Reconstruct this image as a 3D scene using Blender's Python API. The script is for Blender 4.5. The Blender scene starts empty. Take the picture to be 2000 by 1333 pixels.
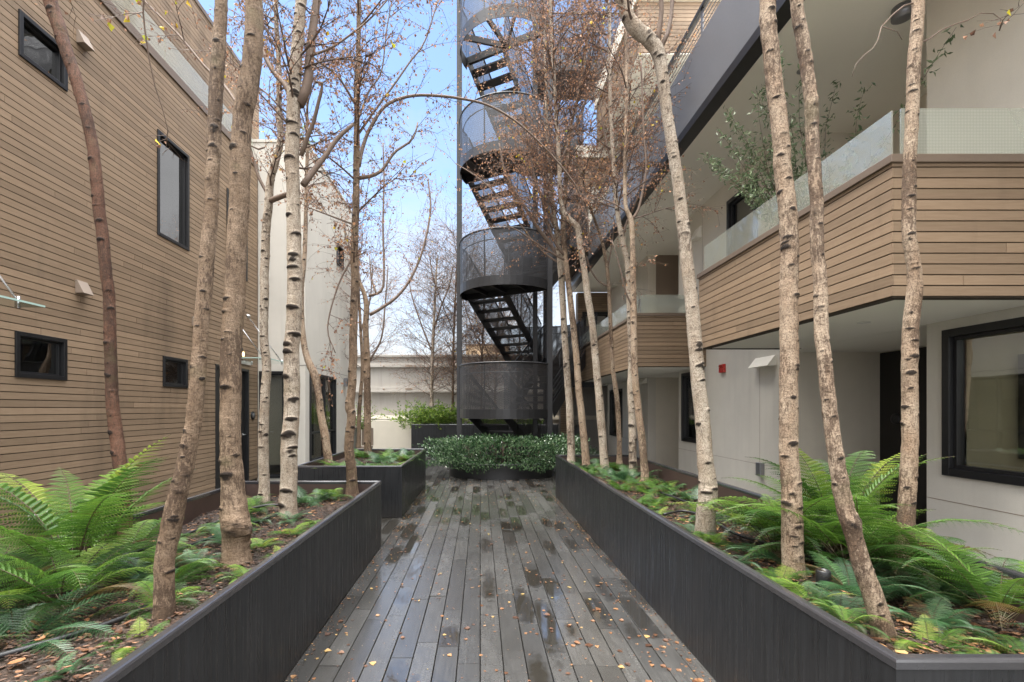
SUN_E, SKY_S, CLOUD_F, CLOUD_B, EXPO = 1.5, .105, .27, 3.0, 1.9
import bpy, math, random
import numpy as np
from mathutils import Vector
R_ = random.Random(7)
NPR = np.random.RandomState(11)
H, F, CX, HY = 1.5, 950.0, 938.0, 800.0      # eye height, focal length, vanishing point of the courtyard
def P(px, py, Y): return Vector(((px-CX)/F*Y, Y, H-(py-HY)/F*Y))
def ground_y(py, z): return F*(H-z)/(py-HY)
col = bpy.context.scene.collection
scene = bpy.context.scene

# ------------------------------------------------------------------ mesh builder
class MB:
    def __init__(s): s.v=[]; s.f=[]; s.m=[]; s.r=[]; s.uv=[]; s.sm=[]
    def face(s, idx, mi=0, r=0.5, uv=None, sm=False):
        s.f.append(idx); s.m.append(mi); s.r.append(r); s.sm.append(sm)
        s.uv.extend(uv if uv else [(0,0)]*len(idx))
    def quad(s, a, b, c, d, mi=0, r=0.5, uv=None, sm=False):
        n=len(s.v); s.v += [tuple(a),tuple(b),tuple(c),tuple(d)]; s.face((n,n+1,n+2,n+3),mi,r,uv,sm)
    def poly(s, pts, mi=0, r=.5, uv=None):
        n=len(s.v); s.v += [tuple(p) for p in pts]; s.face(tuple(range(n,n+len(pts))),mi,r,uv)
    def box(s, x0,x1,y0,y1,z0,z1, mi=0, r=0.5, skip=''):
        if x0>x1: x0,x1=x1,x0
        if y0>y1: y0,y1=y1,y0
        if z0>z1: z0,z1=z1,z0
        n=len(s.v)
        s.v += [(x0,y0,z0),(x1,y0,z0),(x1,y1,z0),(x0,y1,z0),(x0,y0,z1),(x1,y0,z1),(x1,y1,z1),(x0,y1,z1)]
        for k,q in (('b',(0,3,2,1)),('t',(4,5,6,7)),('s',(0,1,5,4)),('e',(1,2,6,5)),('n',(2,3,7,6)),('w',(3,0,4,7))):
            if k in skip: continue
            a=[s.v[n+i] for i in q]
            if k in 'bt': uv=[(p[0],p[1]) for p in a]
            elif k in 'sn': uv=[(p[0],p[2]) for p in a]
            else: uv=[(p[1],p[2]) for p in a]
            s.face(tuple(n+i for i in q),mi,r,uv)
    def beam(s, a, b, w, h, up=Vector((0,0,1)), mi=0, r=.5):
        a,b=Vector(a),Vector(b); d=(b-a).normalized(); sx=d.cross(up)
        if sx.length<1e-4: sx=Vector((1,0,0))
        sx.normalize(); u=sx.cross(d).normalized(); n=len(s.v)
        for p in (a,b):
            for (i,j) in ((-1,-1),(1,-1),(1,1),(-1,1)): s.v.append(tuple(p+sx*(i*w/2)+u*(j*h/2)))
        for q in ((0,3,2,1),(4,5,6,7),(0,1,5,4),(1,2,6,5),(2,3,7,6),(3,0,4,7)): s.face(tuple(n+i for i in q),mi,r,[(0,0),(1,0),(1,1),(0,1)])
    def tube(s, pts, rad, sides=6, mi=0, r=.5, cap=True):
        pts=[Vector(p) for p in pts]
        if not hasattr(rad,'__len__'): rad=[rad]*len(pts)
        n0=len(s.v); N=len(pts); ref=None
        for i,p in enumerate(pts):
            t=(pts[min(i+1,N-1)]-pts[max(i-1,0)])
            if t.length<1e-9: t=Vector((0,0,1))
            t.normalize()
            if ref is None:
                ref=t.cross(Vector((0,0,1)) if abs(t.z)<.9 else Vector((1,0,0))).normalized()
            ref=(ref-t*ref.dot(t)).normalized(); b=t.cross(ref)
            for k in range(sides):
                a=2*math.pi*k/sides; s.v.append(tuple(p+(ref*math.cos(a)+b*math.sin(a))*rad[i]))
        for i in range(N-1):
            for k in range(sides):
                k2=(k+1)%sides
                s.face((n0+i*sides+k,n0+i*sides+k2,n0+(i+1)*sides+k2,n0+(i+1)*sides+k),mi,r,None,True)
        if cap:
            s.face(tuple(n0+k for k in range(sides))[::-1],mi,r); s.face(tuple(n0+(N-1)*sides+k for k in range(sides)),mi,r)
    def lathe(s, c, prof, n=24, mi=0, r=.5, axis=Vector((0,0,1)), sm=True):
        axis=Vector(axis).normalized(); e1=axis.orthogonal().normalized(); e2=axis.cross(e1); n0=len(s.v); c=Vector(c)
        for (rr,z) in prof:
            for k in range(n):
                a=2*math.pi*k/n; s.v.append(tuple(c+axis*z+(e1*math.cos(a)+e2*math.sin(a))*rr))
        for i in range(len(prof)-1):
            for k in range(n):
                k2=(k+1)%n; s.face((n0+i*n+k,n0+i*n+k2,n0+(i+1)*n+k2,n0+(i+1)*n+k),mi,r,None,sm)
        if prof[0][0]>1e-6: s.face(tuple(n0+k for k in range(n))[::-1],mi,r)
        if prof[-1][0]>1e-6: s.face(tuple(n0+(len(prof)-1)*n+k for k in range(n)),mi,r)
    def build(s, name, mats, parent=None, bevel=0, loc=None):
        me=bpy.data.meshes.new(name)
        nv=len(s.v); nf=len(s.f)
        me.vertices.add(nv); me.vertices.foreach_set('co', np.asarray(s.v,dtype=np.float32).ravel())
        ls=np.fromiter((len(f) for f in s.f),dtype=np.int32,count=nf)
        me.loops.add(int(ls.sum())); me.polygons.add(nf)
        me.loops.foreach_set('vertex_index', np.fromiter((i for f in s.f for i in f),dtype=np.int32,count=int(ls.sum())))
        me.polygons.foreach_set('loop_start', np.concatenate(([0],np.cumsum(ls)[:-1])).astype(np.int32))
        me.polygons.foreach_set('material_index', np.asarray(s.m,dtype=np.int32))
        me.polygons.foreach_set('use_smooth', np.asarray(s.sm,dtype=bool))
        a=me.attributes.new('rnd','FLOAT','FACE'); a.data.foreach_set('value', np.asarray(s.r,dtype=np.float32))
        uvl=me.uv_layers.new(name='UVMap'); uvl.data.foreach_set('uv', np.asarray(s.uv,dtype=np.float32).ravel())
        me.update(calc_edges=True); me.validate()
        if not isinstance(mats,(list,tuple)): mats=[mats]
        for m in mats: me.materials.append(m)
        o=bpy.data.objects.new(name, me); col.objects.link(o)
        if parent is not None: o.parent=parent
        if loc is not None: o.location=loc
        if bevel:
            b=o.modifiers.new('bevel','BEVEL'); b.width=bevel; b.segments=2; b.limit_method='ANGLE'
        return o
def tag(o, label=None, cat=None, group=None, kind=None):
    if label: o['label']=label
    if cat: o['category']=cat
    if group: o['group']=group
    if kind: o['kind']=kind
    return o
def empty(name, loc=(0,0,0), label=None, cat=None, group=None):
    o=bpy.data.objects.new(name,None); col.objects.link(o); o.location=loc; o.empty_display_size=.1
    return tag(o,label,cat,group)
def quick(name, mats, fn, parent=None, bevel=0, label=None):
    m=MB(); fn(m); o=m.build(name,mats,parent,bevel)
    if label: o['label']=label
    return o

# ------------------------------------------------------------------ materials
def newmat(name):
    m=bpy.data.materials.new(name); m.use_nodes=True; nt=m.node_tree; nt.nodes.clear()
    out=nt.nodes.new('ShaderNodeOutputMaterial'); return m,nt,out
class N:
    """tiny node helper"""
    def __init__(s,nt): s.nt=nt
    def __call__(s, typ, **kw):
        n=s.nt.nodes.new('ShaderNode'+typ)
        for k,v in kw.items():
            if k.startswith('i_'):
                key=k[2:]; key=int(key) if key.isdigit() else key.replace('_',' ')
                if hasattr(v,'is_output') or isinstance(v,bpy.types.NodeSocket): s.nt.links.new(v,n.inputs[key])
                else: n.inputs[key].default_value=v
            else: setattr(n,k,v)
        return n
    def link(s,a,b): s.nt.links.new(a,b)
    def math(s,op,a,b=None,c=None,clamp=False):
        n=s.nt.nodes.new('ShaderNodeMath'); n.operation=op; n.use_clamp=clamp
        for i,x in enumerate((a,b,c)):
            if x is None: continue
            if isinstance(x,bpy.types.NodeSocket): s.nt.links.new(x,n.inputs[i])
            else: n.inputs[i].default_value=x
        return n.outputs[0]
    def mix(s,fac,a,b,bt='MIX'):
        n=s.nt.nodes.new('ShaderNodeMix'); n.data_type='RGBA'; n.blend_type=bt
        for i,x in ((0,fac),(6,a),(7,b)):
            if isinstance(x,bpy.types.NodeSocket): s.nt.links.new(x,n.inputs[i])
            else: n.inputs[i].default_value=(x if not isinstance(x,(tuple,list)) else (*x[:3],1)) 
        return n.outputs[2]
    def ramp(s,fac,stops):
        n=s.nt.nodes.new('ShaderNodeValToRGB'); s.nt.links.new(fac,n.inputs[0]); e=n.color_ramp.elements
        while len(e)<len(stops): e.new(.5)
        for i,(p,c) in enumerate(stops):
            e[i].position=p; e[i].color=(c,c,c,1) if not isinstance(c,(tuple,list)) else (*c[:3],1)
        return n.outputs[0]
    def noise(s,vec,scale,detail=4,rough=.55,sc=None):
        n=s.nt.nodes.new('ShaderNodeTexNoise'); n.inputs['Scale'].default_value=scale; n.inputs['Detail'].default_value=detail; n.inputs['Roughness'].default_value=rough
        if sc:
            mp=s.nt.nodes.new('ShaderNodeMapping'); mp.inputs['Scale'].default_value=sc; s.nt.links.new(vec,mp.inputs[0]); vec=mp.outputs[0]
        s.nt.links.new(vec,n.inputs[0]); return n.outputs[0]
    def obj(s): return s.nt.nodes.new('ShaderNodeTexCoord').outputs['Object']
    def pos(s): return s.nt.nodes.new('ShaderNodeNewGeometry').outputs['Position']
    def attr(s,name): 
        a=s.nt.nodes.new('ShaderNodeAttribute'); a.attribute_name=name; return a
    def bsdf(s,color,rough=.6,**kw):
        n=s.nt.nodes.new('ShaderNodeBsdfPrincipled')
        for k,x in (('Base Color',color),('Roughness',rough),*[(k.replace('_',' '),v) for k,v in kw.items()]):
            if isinstance(x,bpy.types.NodeSocket): s.nt.links.new(x,n.inputs[k])
            else: n.inputs[k].default_value=(*x[:3],1) if isinstance(x,(tuple,list)) and len(x)==3 and k!='Normal' else x
        return n
    def bump(s,h,strength=.3,dist=.01):
        n=s.nt.nodes.new('ShaderNodeBump'); n.inputs['Strength'].default_value=strength; n.inputs['Distance'].default_value=dist
        s.nt.links.new(h,n.inputs['Height']); return n.outputs[0]
def varied(name,c,rough=.6,var=.18,scale=3,fine=60,bump=.15,metal=0,spec=.5,sc=None,rnd=0,coat=0):
    m,nt,out=newmat(name); n=N(nt); p=n.pos()
    a=n.noise(p,scale,5,.6,sc); b=n.noise(p,fine,3,.6,sc)
    f=n.math('ADD',n.math('MULTIPLY',n.math('SUBTRACT',a,.5),2*var),n.math('MULTIPLY',n.math('SUBTRACT',b,.5),var))
    f=n.math('ADD',f,1.0)
    if rnd: f=n.math('ADD',f,n.math('MULTIPLY',n.math('SUBTRACT',n.attr('rnd').outputs['Fac'],.5),rnd))
    vm=n('VectorMath',operation='SCALE'); vm.inputs[0].default_value=c; n.link(f,vm.inputs['Scale'])
    bs=n.bsdf(vm.outputs[0],n.math('ADD',n.math('MULTIPLY',n.math('SUBTRACT',a,.5),.25),rough),Metallic=metal,Specular_IOR_Level=spec)
    if coat: bs.inputs['Coat Weight'].default_value=coat; bs.inputs['Coat Roughness'].default_value=.15
    if bump: n.link(n.bump(b,bump,.004),bs.inputs['Normal'])
    n.link(bs.outputs[0],out.inputs[0]); return m
M={}
def mat_siding():
    m,nt,out=newmat('composite_siding'); n=N(nt); p=n.pos()
    g=n.noise(p,14,5,.6,(.35,.35,5)); st=n.noise(p,1.1,5,.65,(1,1,.22)); fine=n.noise(p,160,2,.7,(.3,.3,1)); big=n.noise(p,.5,3,.5)
    r=n.attr('rnd').outputs['Fac']
    c=n.mix(n.ramp(g,[(.3,0),(.7,1)]),(.218,.150,.094),(.266,.190,.124))
    c=n.mix(n.math('MULTIPLY',n.ramp(st,[(.53,0),(.70,1)]),.55),c,(.095,.066,.042))
    c=n.mix(n.math('MULTIPLY',n.ramp(big,[(.45,0),(.7,1)]),.35),c,(.30,.222,.15))
    sp=n.ramp(n.noise(p,7,4,.7,(1,1,.12)),[(.60,0),(.68,1)])
    c=n.mix(n.math('MULTIPLY',sp,.30),c,(.19,.135,.085))
    vm=n('VectorMath',operation='SCALE'); n.link(c,vm.inputs[0]); n.link(n.math('ADD',n.math('MULTIPLY',r,.34),.83),vm.inputs['Scale'])
    bs=n.bsdf(vm.outputs[0],n.math('ADD',n.math('MULTIPLY',st,.4),.38),Specular_IOR_Level=.4)
    n.link(n.bump(n.math('ADD',g,fine),.18,.002),bs.inputs['Normal']); n.link(bs.outputs[0],out.inputs[0]); return m
def mat_stucco(name,c,streak=.5):
    m,nt,out=newmat(name); n=N(nt); p=n.pos()
    a=n.noise(p,1.3,5,.6); s=n.noise(p,5,4,.6,(1,1,.07)); fine=n.noise(p,140,3,.7)
    d=tuple(x*.80 for x in c); l=tuple(min(1,x*1.05) for x in c)
    cc=n.mix(n.ramp(a,[(.3,0),(.7,1)]),tuple(x*.94 for x in c),l)
    cc=n.mix(n.math('MULTIPLY',n.ramp(s,[(.5,0),(.72,1)]),streak),cc,d)
    cc=n.mix(n.math('MULTIPLY',n.ramp(fine,[(.3,1),(.6,0)]),.14),cc,tuple(x*.6 for x in c))
    bs=n.bsdf(cc,.85,Specular_IOR_Level=.25); n.link(n.bump(fine,.4,.003),bs.inputs['Normal']); n.link(bs.outputs[0],out.inputs[0]); return m
def mat_planter():
    m,nt,out=newmat('wet_charcoal_metal'); n=N(nt); p=n.pos()
    s=n.noise(p,55,5,.7,(1,1,.035)); a=n.noise(p,1.6,5,.6); s2=n.noise(p,75,3,.6,(1,1,.03)); z=n('SeparateXYZ',i_0=p).outputs[2]
    dr=n.ramp(n.noise(p,260,2,.5),[(.64,0),(.72,1)])
    c=n.mix(n.ramp(s,[(.30,0),(.70,1)]),(.009,.0095,.0105),(.020,.0215,.0235))
    c=n.mix(n.math('MULTIPLY',n.ramp(a,[(.5,0),(.75,1)]),.5),c,(.030,.029,.030))
    c=n.mix(n.math('MULTIPLY',n.ramp(n.math('ADD',z,n.math('MULTIPLY',s2,.35)),[(.16,1),(.42,0)]),.35),c,(.036,.031,.026))
    ro=n.math('ADD',n.math('MULTIPLY',n.ramp(s2,[(.35,0),(.65,1)]),.30),n.math('MULTIPLY',a,.32))
    bs=n.bsdf(c,n.math('ADD',ro,.06),Specular_IOR_Level=.34)
    n.link(n.bump(n.math('ADD',s,dr),.25,.0015),bs.inputs['Normal']); n.link(bs.outputs[0],out.inputs[0]); return m
def mat_deck():
    m,nt,out=newmat('wet_composite_boards'); n=N(nt); p=n.pos()
    uv=n('UVMap').outputs[0]; sx=n('SeparateXYZ',i_0=uv); r=n.attr('rnd').outputs['Fac']
    u,v=sx.outputs[0],sx.outputs[1]
    nz=n.noise(p,9,4,.6); nz2=n.noise(p,1.7,6,.68,(1,.55,1)); fine=n.noise(p,420,2,.6); gr=n.noise(p,60,4,.6,(1,.06,1)); mid=n.noise(p,38,5,.7)
    r2=n.math('FRACT',n.math('MULTIPLY',r,17.31)); r3=n.math('FRACT',n.math('MULTIPLY',r,5.77)); r4=n.math('FRACT',n.math('MULTIPLY',r,41.7))
    uc=n.math('ADD',u,n.math('MULTIPLY',n.math('SUBTRACT',r2,.5),.4)); vc=n.math('ADD',v,n.math('MULTIPLY',n.math('SUBTRACT',r4,.5),1.3))
    d=n.math('ADD',n.math('POWER',uc,2.0),n.math('MULTIPLY',n.math('POWER',vc,2.0),4.0))
    d=n.math('ADD',n.math('SQRT',d),n.math('ADD',n.math('MULTIPLY',n.math('SUBTRACT',nz,.5),2.0),n.math('MULTIPLY',n.math('SUBTRACT',mid,.5),.8)))
    gate=n.math('MULTIPLY',n.math('GREATER_THAN',r3,.62),n.math('ADD',.55,n.math('MULTIPLY',r2,.5)))
    pud=n.ramp(n.math('SUBTRACT',gate,n.math('MULTIPLY',d,.62)),[(.0,0),(.34,1)])
    wet=n.ramp(nz2,[(.35,0),(.65,1)])
    c=n.mix(n.ramp(gr,[(.3,0),(.7,1)]),(.050,.049,.046),(.084,.082,.077))
    vm=n('VectorMath',operation='SCALE'); n.link(c,vm.inputs[0]); n.link(n.math('ADD',n.math('MULTIPLY',r,.55),.72),vm.inputs['Scale'])
    c=n.mix(n.math('MULTIPLY',wet,.45),vm.outputs[0],(.033,.031,.028))
    c=n.mix(n.ramp(mid,[(.60,0),(.74,.22)]),c,(.115,.110,.10))
    c=n.mix(n.math('MULTIPLY',pud,.80),c,(.022,.019,.014))
    sp=n.ramp(n.noise(p,170,2,.5),[(.70,0),(.74,1)])
    c=n.mix(n.math('MULTIPLY',sp,.5),c,(.20,.16,.11))
    ro=n.math('SUBTRACT',n.math('ADD',n.math('MULTIPLY',mid,.22),n.math('ADD',.12,n.math('MULTIPLY',r2,.14))),n.math('MULTIPLY',wet,.17))
    ro=n.math('MAXIMUM',n.math('SUBTRACT',ro,n.math('MULTIPLY',pud,.4)),.03)
    bs=n.bsdf(c,ro,Specular_IOR_Level=.8)
    n.link(n.math('MINIMUM',n.math('ADD',n.math('MULTIPLY',wet,.75),n.math('ADD',pud,.22)),1.0),bs.inputs['Coat Weight']); bs.inputs['Coat IOR'].default_value=1.45
    n.link(n.math('ADD',.03,n.math('MULTIPLY',n.math('SUBTRACT',1.0,pud),n.math('ADD',.05,n.math('MULTIPLY',mid,.16)))),bs.inputs['Coat Roughness'])
    n.link(n.bump(n.noise(p,14,3,.5),.05,.004),bs.inputs['Coat Normal'])
    h=n.math('MULTIPLY',n.math('ADD',n.math('ADD',fine,mid),n.math('MULTIPLY',gr,.6)),n.math('SUBTRACT',1.0,n.math('MULTIPLY',pud,.93)))
    n.link(n.bump(h,.22,.0014),bs.inputs['Normal']); n.link(bs.outputs[0],out.inputs[0]); return m
def mat_soil():
    m,nt,out=newmat('damp_bark_mulch'); n=N(nt); p=n.pos()
    v=n('TexVoronoi'); v.inputs['Scale'].default_value=46; n.link(p,v.inputs[0])
    a=n.noise(p,26,6,.7); b=n.noise(p,2,3,.5)
    c=n.mix(n.ramp(a,[(.35,0),(.65,1)]),(.012,.008,.006),(.050,.030,.018))
    c=n.mix(n.math('MULTIPLY',n.ramp(b,[(.45,0),(.65,1)]),.5),c,(.085,.045,.025))
    bs=n.bsdf(c,.65); n.link(n.bump(n.math('ADD',v.outputs[0],a),1.0,.02),bs.inputs['Normal']); n.link(bs.outputs[0],out.inputs[0]); return m
def mat_bark(name, ca, cb, peel, amt=.5):
    m,nt,out=newmat(name); n=N(nt); uv=n('UVMap').outputs[0]; p=n.pos()
    sc=n.attr('scar').outputs['Fac']
    len_=n.noise(uv,1,4,.7,(14,230,1)); pe=n.noise(p,10,5,.65,(1,1,.45)); fine=n.noise(p,130,4,.75,(1,1,.8)); ver=n.noise(p,58,6,.78,(1,1,.35)); pat=n.noise(p,3.2,3,.5,(1,1,.6))
    c=n.mix(n.ramp(pe,[(.35,0),(.65,1)]),ca,cb)
    pm=n.ramp(n.math('ADD',n.math('MULTIPLY',pat,.5),n.math('MULTIPLY',ver,.5)),[(.62-amt*.22,0),(.68-amt*.12,1)])
    c=n.mix(n.math('MULTIPLY',pm,.62),c,peel)
    edge=n.math('MULTIPLY',pm,n.math('SUBTRACT',1.0,pm)); c=n.mix(n.math('MULTIPLY',edge,2.8,clamp=True),c,(.05,.03,.02))
    c=n.mix(n.ramp(n.noise(p,30,6,.78,(1,1,.35)),[(.54,0),(.60,.6)]),c,tuple(x*.45 for x in ca))
    c=n.mix(n.ramp(len_,[(.57,0),(.66,.9)]),c,(.07,.045,.03))
    c=n.mix(n.math('MULTIPLY',n.ramp(fine,[(.36,1),(.54,0)]),.75),c,(.07,.042,.026))
    gm=n.ramp(n.noise(p,4,3,.6),[(.60,0),(.75,.35)])
    c=n.mix(gm,c,(.16,.15,.07))
    c=n.mix(n.ramp(n.math('ADD',sc,n.math('MULTIPLY',n.math('SUBTRACT',fine,.5),.9)),[(.22,0),(.52,.96)]),c,(.018,.012,.009))
    bs=n.bsdf(c,.72,Specular_IOR_Level=.3)
    h=n.math('ADD',n.math('ADD',n.math('MULTIPLY',len_,.5),fine),n.math('ADD',ver,n.math('MULTIPLY',sc,.8)))
    n.link(n.bump(h,1.0,.010),bs.inputs['Normal']); n.link(bs.outputs[0],out.inputs[0]); return m
def mat_leaf(name, stops, rough=.5, trans=.35, spec=.4, vein=False):
    m,nt,out=newmat(name); n=N(nt); r=n.attr('rnd').outputs['Fac']; p=n.pos()
    c=n.ramp(r,stops)
    nz=n.noise(p,60,3,.6); vm=n('VectorMath',operation='SCALE'); n.link(c,vm.inputs[0]); n.link(n.math('ADD',n.math('MULTIPLY',nz,.7),.65),vm.inputs['Scale'])
    bs=n.bsdf(vm.outputs[0],rough,Specular_IOR_Level=spec); tr=n('BsdfTranslucent'); n.link(vm.outputs[0],tr.inputs[0])
    mx=n('MixShader'); mx.inputs[0].default_value=trans; n.link(bs.outputs[0],mx.inputs[1]); n.link(tr.outputs[0],mx.inputs[2])
    n.link(mx.outputs[0],out.inputs[0]); return m
def mat_glass(name, tint=(.55,.62,.6), refl=1.7, rough=.02, opac=.0, wav=0):
    """pane: mirror by fresnel over a tinted clear layer; opac adds milky scatter (fritted glass)"""
    m,nt,out=newmat(name); n=N(nt)
    g=n('BsdfGlossy'); g.inputs['Roughness'].default_value=rough; g.inputs[0].default_value=(1,1,1,1)
    t=n('BsdfTransparent'); t.inputs[0].default_value=(*tint,1); fr=n('Fresnel'); fr.inputs[0].default_value=refl
    base=t.outputs[0]
    if opac:
        d=n('BsdfDiffuse'); d.inputs[0].default_value=(.78,.82,.72,1); tl=n('BsdfTranslucent'); tl.inputs[0].default_value=(.78,.82,.72,1)
        a=n('MixShader'); a.inputs[0].default_value=.5; n.link(d.outputs[0],a.inputs[1]); n.link(tl.outputs[0],a.inputs[2])
        b=n('MixShader'); n.link(t.outputs[0],b.inputs[1]); n.link(a.outputs[0],b.inputs[2])
        w=n('TexBrick') if False else None
        sx=n('SeparateXYZ',i_0=n.pos()); 
        gx=n.math('LESS_THAN',n.math('FRACT',n.math('MULTIPLY',n.math('ADD',sx.outputs[1],sx.outputs[0]),95)),.62)
        gz=n.math('LESS_THAN',n.math('FRACT',n.math('MULTIPLY',sx.outputs[2],95)),.62)
        n.link(n.math('MULTIPLY',n.math('ADD',n.math('MULTIPLY',n.math('MULTIPLY',gx,gz),.35),.62),opac,clamp=True),b.inputs[0]); base=b.outputs[0]
    # the outer face of the sheet mirrors and tints; the inner face only lets light out again
    bf=nt.nodes.new('ShaderNodeNewGeometry').outputs['Backfacing']; t2=n('BsdfTransparent')
    mf=n('MixShader'); n.link(fr.outputs[0],mf.inputs[0]); n.link(base,mf.inputs[1]); n.link(g.outputs[0],mf.inputs[2])
    mx=n('MixShader'); n.link(bf,mx.inputs[0]); n.link(mf.outputs[0],mx.inputs[1]); n.link(t2.outputs[0],mx.inputs[2])
    if wav:
        bn=n.bump(n.noise(n.pos(),2.5,2,.5),wav,.02); n.link(bn,g.inputs['Normal'])
    n.link(mx.outputs[0],out.inputs[0]); return m
def mat_perf(name):
    """perforated steel sheet: round holes laid out in the sheet's own UV metres"""
    m,nt,out=newmat(name); n=N(nt); uv=n('UVMap').outputs[0]; sx=n('SeparateXYZ',i_0=uv)
    k=34.0
    def holes(ox,oy):
        a=n.math('SUBTRACT',n.math('FRACT',n.math('ADD',n.math('MULTIPLY',sx.outputs[0],k),ox)),.5)
        b=n.math('SUBTRACT',n.math('FRACT',n.math('ADD',n.math('MULTIPLY',sx.outputs[1],k*.58),oy)),.5)
        return n.math('LESS_THAN',n.math('ADD',n.math('POWER',a,2.0),n.math('MULTIPLY',n.math('POWER',b,2.0),3.0)),.088)
    hole=n.math('MAXIMUM',holes(0,0),holes(.5,.5))
    t=n('BsdfTransparent'); bs=n.bsdf((.035,.035,.038),.45,Specular_IOR_Level=.5)
    mx=n('MixShader'); n.link(hole,mx.inputs[0]); n.link(bs.outputs[0],mx.inputs[1]); n.link(t.outputs[0],mx.inputs[2]); n.link(mx.outputs[0],out.inputs[0]); return m
def emis(name,c,s):
    m,nt,out=newmat(name); n=N(nt); e=n('Emission'); e.inputs[0].default_value=(*c,1); e.inputs[1].default_value=s; n.link(e.outputs[0],out.inputs[0]); return m
M['siding']=mat_siding()
M['sidingback']=varied('siding_backing',(.05,.036,.024),.9)
M['coping']=varied('brown_metal_coping',(.155,.115,.085),.45,.12,3)
M['stucco']=mat_stucco('warm_white_stucco',(.60,.57,.505),.40)
M['cream']=mat_stucco('cream_stucco',(.68,.63,.535),.2)
M['farwall']=mat_stucco('pale_grey_plaster',(.40,.375,.34),.8)
M['soffit']=varied('soffit_board',(.80,.77,.69),.8,.05,1)
M['planter']=mat_planter()
M['lip']=varied('wet_planter_rim',(.030,.030,.034),.20,.3,3,50,.05,coat=.8)
M['rust']=varied('brown_inner_steel',(.050,.030,.024),.6,.5,4,40)
M['deck']=mat_deck()
M['under']=varied('dark_substrate',(.012,.011,.01),.9)
M['soil']=mat_soil()
M['steel']=varied('charcoal_painted_steel',(.018,.018,.020),.42,.2,2,40,.05)
M['fascia']=varied('graphite_panel',(.138,.141,.150),.36,.18,1.5,30,.05)
M['black']=varied('black_frame',(.010,.010,.011),.4,.1,4,60,.03)
M['door']=varied('black_door',(.012,.011,.011),.38,.15,4,60,.03)
M['chrome']=varied('brushed_metal',(.6,.6,.6),.28,.05,4,60,.02,metal=1)
M['rail']=varied('grey_rail',(.22,.22,.23),.35,.1,4,60,.02,metal=.6)
M['white']=varied('white_plastic',(.62,.60,.56),.5,.05)
M['taupe']=varied('painted_hood',(.25,.195,.15),.55,.1)
M['red']=varied('red_plastic',(.42,.02,.015),.3,.1,4,60,.02,coat=.5)
M['rubber']=varied('black_hose',(.014,.014,.015),.45,.1)
M['glass']=mat_glass('window_glass',(.50,.53,.52),2.0,.012,wav=.06)
M['midglass']=mat_glass('picture_window_glass',(.50,.53,.50),2.4,.012,wav=.05)
M['glassedge']=varied('green_glass_edge',(.45,.62,.56),.2,.05)
M['mirror']=mat_glass('coated_window_glass',(.30,.31,.31),3.4,.012,wav=.10)
M['frit']=mat_glass('fritted_balustrade_glass',(.84,.90,.84),1.85,.05,opac=.50)
M['clear']=mat_glass('clear_canopy_glass',(.80,.90,.87),1.55,.02)
M['perf']=mat_perf('perforated_steel')
M['room']=varied('room_plaster',(.52,.44,.33),.9,.1)
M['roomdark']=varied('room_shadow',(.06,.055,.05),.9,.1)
M['wood']=varied('warm_wood',(.26,.15,.08),.5,.25,4,50,.1,sc=(1,1,.2))
M['tan']=varied('tan_brick',(.45,.32,.19),.85,.12,3)
M['leafdry']=mat_leaf('dry_birch_leaves',[(0,(.13,.068,.046)),(.35,(.26,.145,.095)),(.7,(.42,.24,.15)),(.935,(.56,.30,.14)),(.95,(.66,.44,.03)),(1,(.42,.45,.03))],.55,.35)
M['leafground']=mat_leaf('fallen_leaves',[(0,(.055,.026,.015)),(.35,(.13,.060,.030)),(.7,(.28,.135,.062)),(.92,(.40,.23,.11)),(1,(.48,.36,.12))],.4,.12)
M['chip']=mat_leaf('mulch_chips',[(0,(.016,.010,.007)),(.5,(.038,.021,.013)),(.85,(.085,.042,.023)),(1,(.22,.11,.055))],.6,.0)
M['fern']=mat_leaf('fern_fronds',[(0,(.11,.060,.020)),(.07,(.035,.070,.016)),(.3,(.040,.105,.018)),(.6,(.095,.195,.028)),(.88,(.175,.28,.04)),(1,(.27,.34,.06))],.42,.42)
M['ferndark']=mat_leaf('dark_fern_fronds',[(0,(.10,.055,.02)),(.07,(.02,.05,.02)),(.6,(.045,.115,.045)),(1,(.10,.19,.07))],.32,.3,.6)
M['fernstem']=varied('fern_stalk',(.055,.040,.018),.6)
M['shrubleaf']=mat_leaf('glossy_shrub_leaves',[(0,(.016,.045,.018)),(.6,(.050,.11,.042)),(1,(.17,.25,.13))],.24,.2,.9)
M['olive']=mat_leaf('olive_leaves',[(0,(.06,.095,.045)),(.6,(.13,.18,.09)),(1,(.25,.31,.18))],.45,.25)
M['hedge']=mat_leaf('bright_bush_leaves',[(0,(.06,.12,.02)),(.6,(.15,.26,.035)),(1,(.32,.42,.07))],.45,.4)
M['twig']=varied('birch_twigs',(.095,.062,.045),.7,.2,5,60,.1)
M['limb']=varied('birch_limbs',(.15,.105,.078),.75,.45,9,90,.5)
M['bark_pale']=mat_bark('pale_birch_bark',(.44,.35,.26),(.60,.52,.42),(.27,.17,.10),.30)
M['bark_tan']=mat_bark('tan_birch_bark',(.36,.25,.165),(.52,.41,.30),(.20,.105,.055),.50)
M['bark_red']=mat_bark('reddish_birch_bark',(.115,.050,.030),(.19,.095,.060),(.07,.032,.022),.5)
M['bark_brown']=mat_bark('brown_birch_bark',(.22,.148,.092),(.35,.255,.175),(.11,.065,.038),.5)
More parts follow.
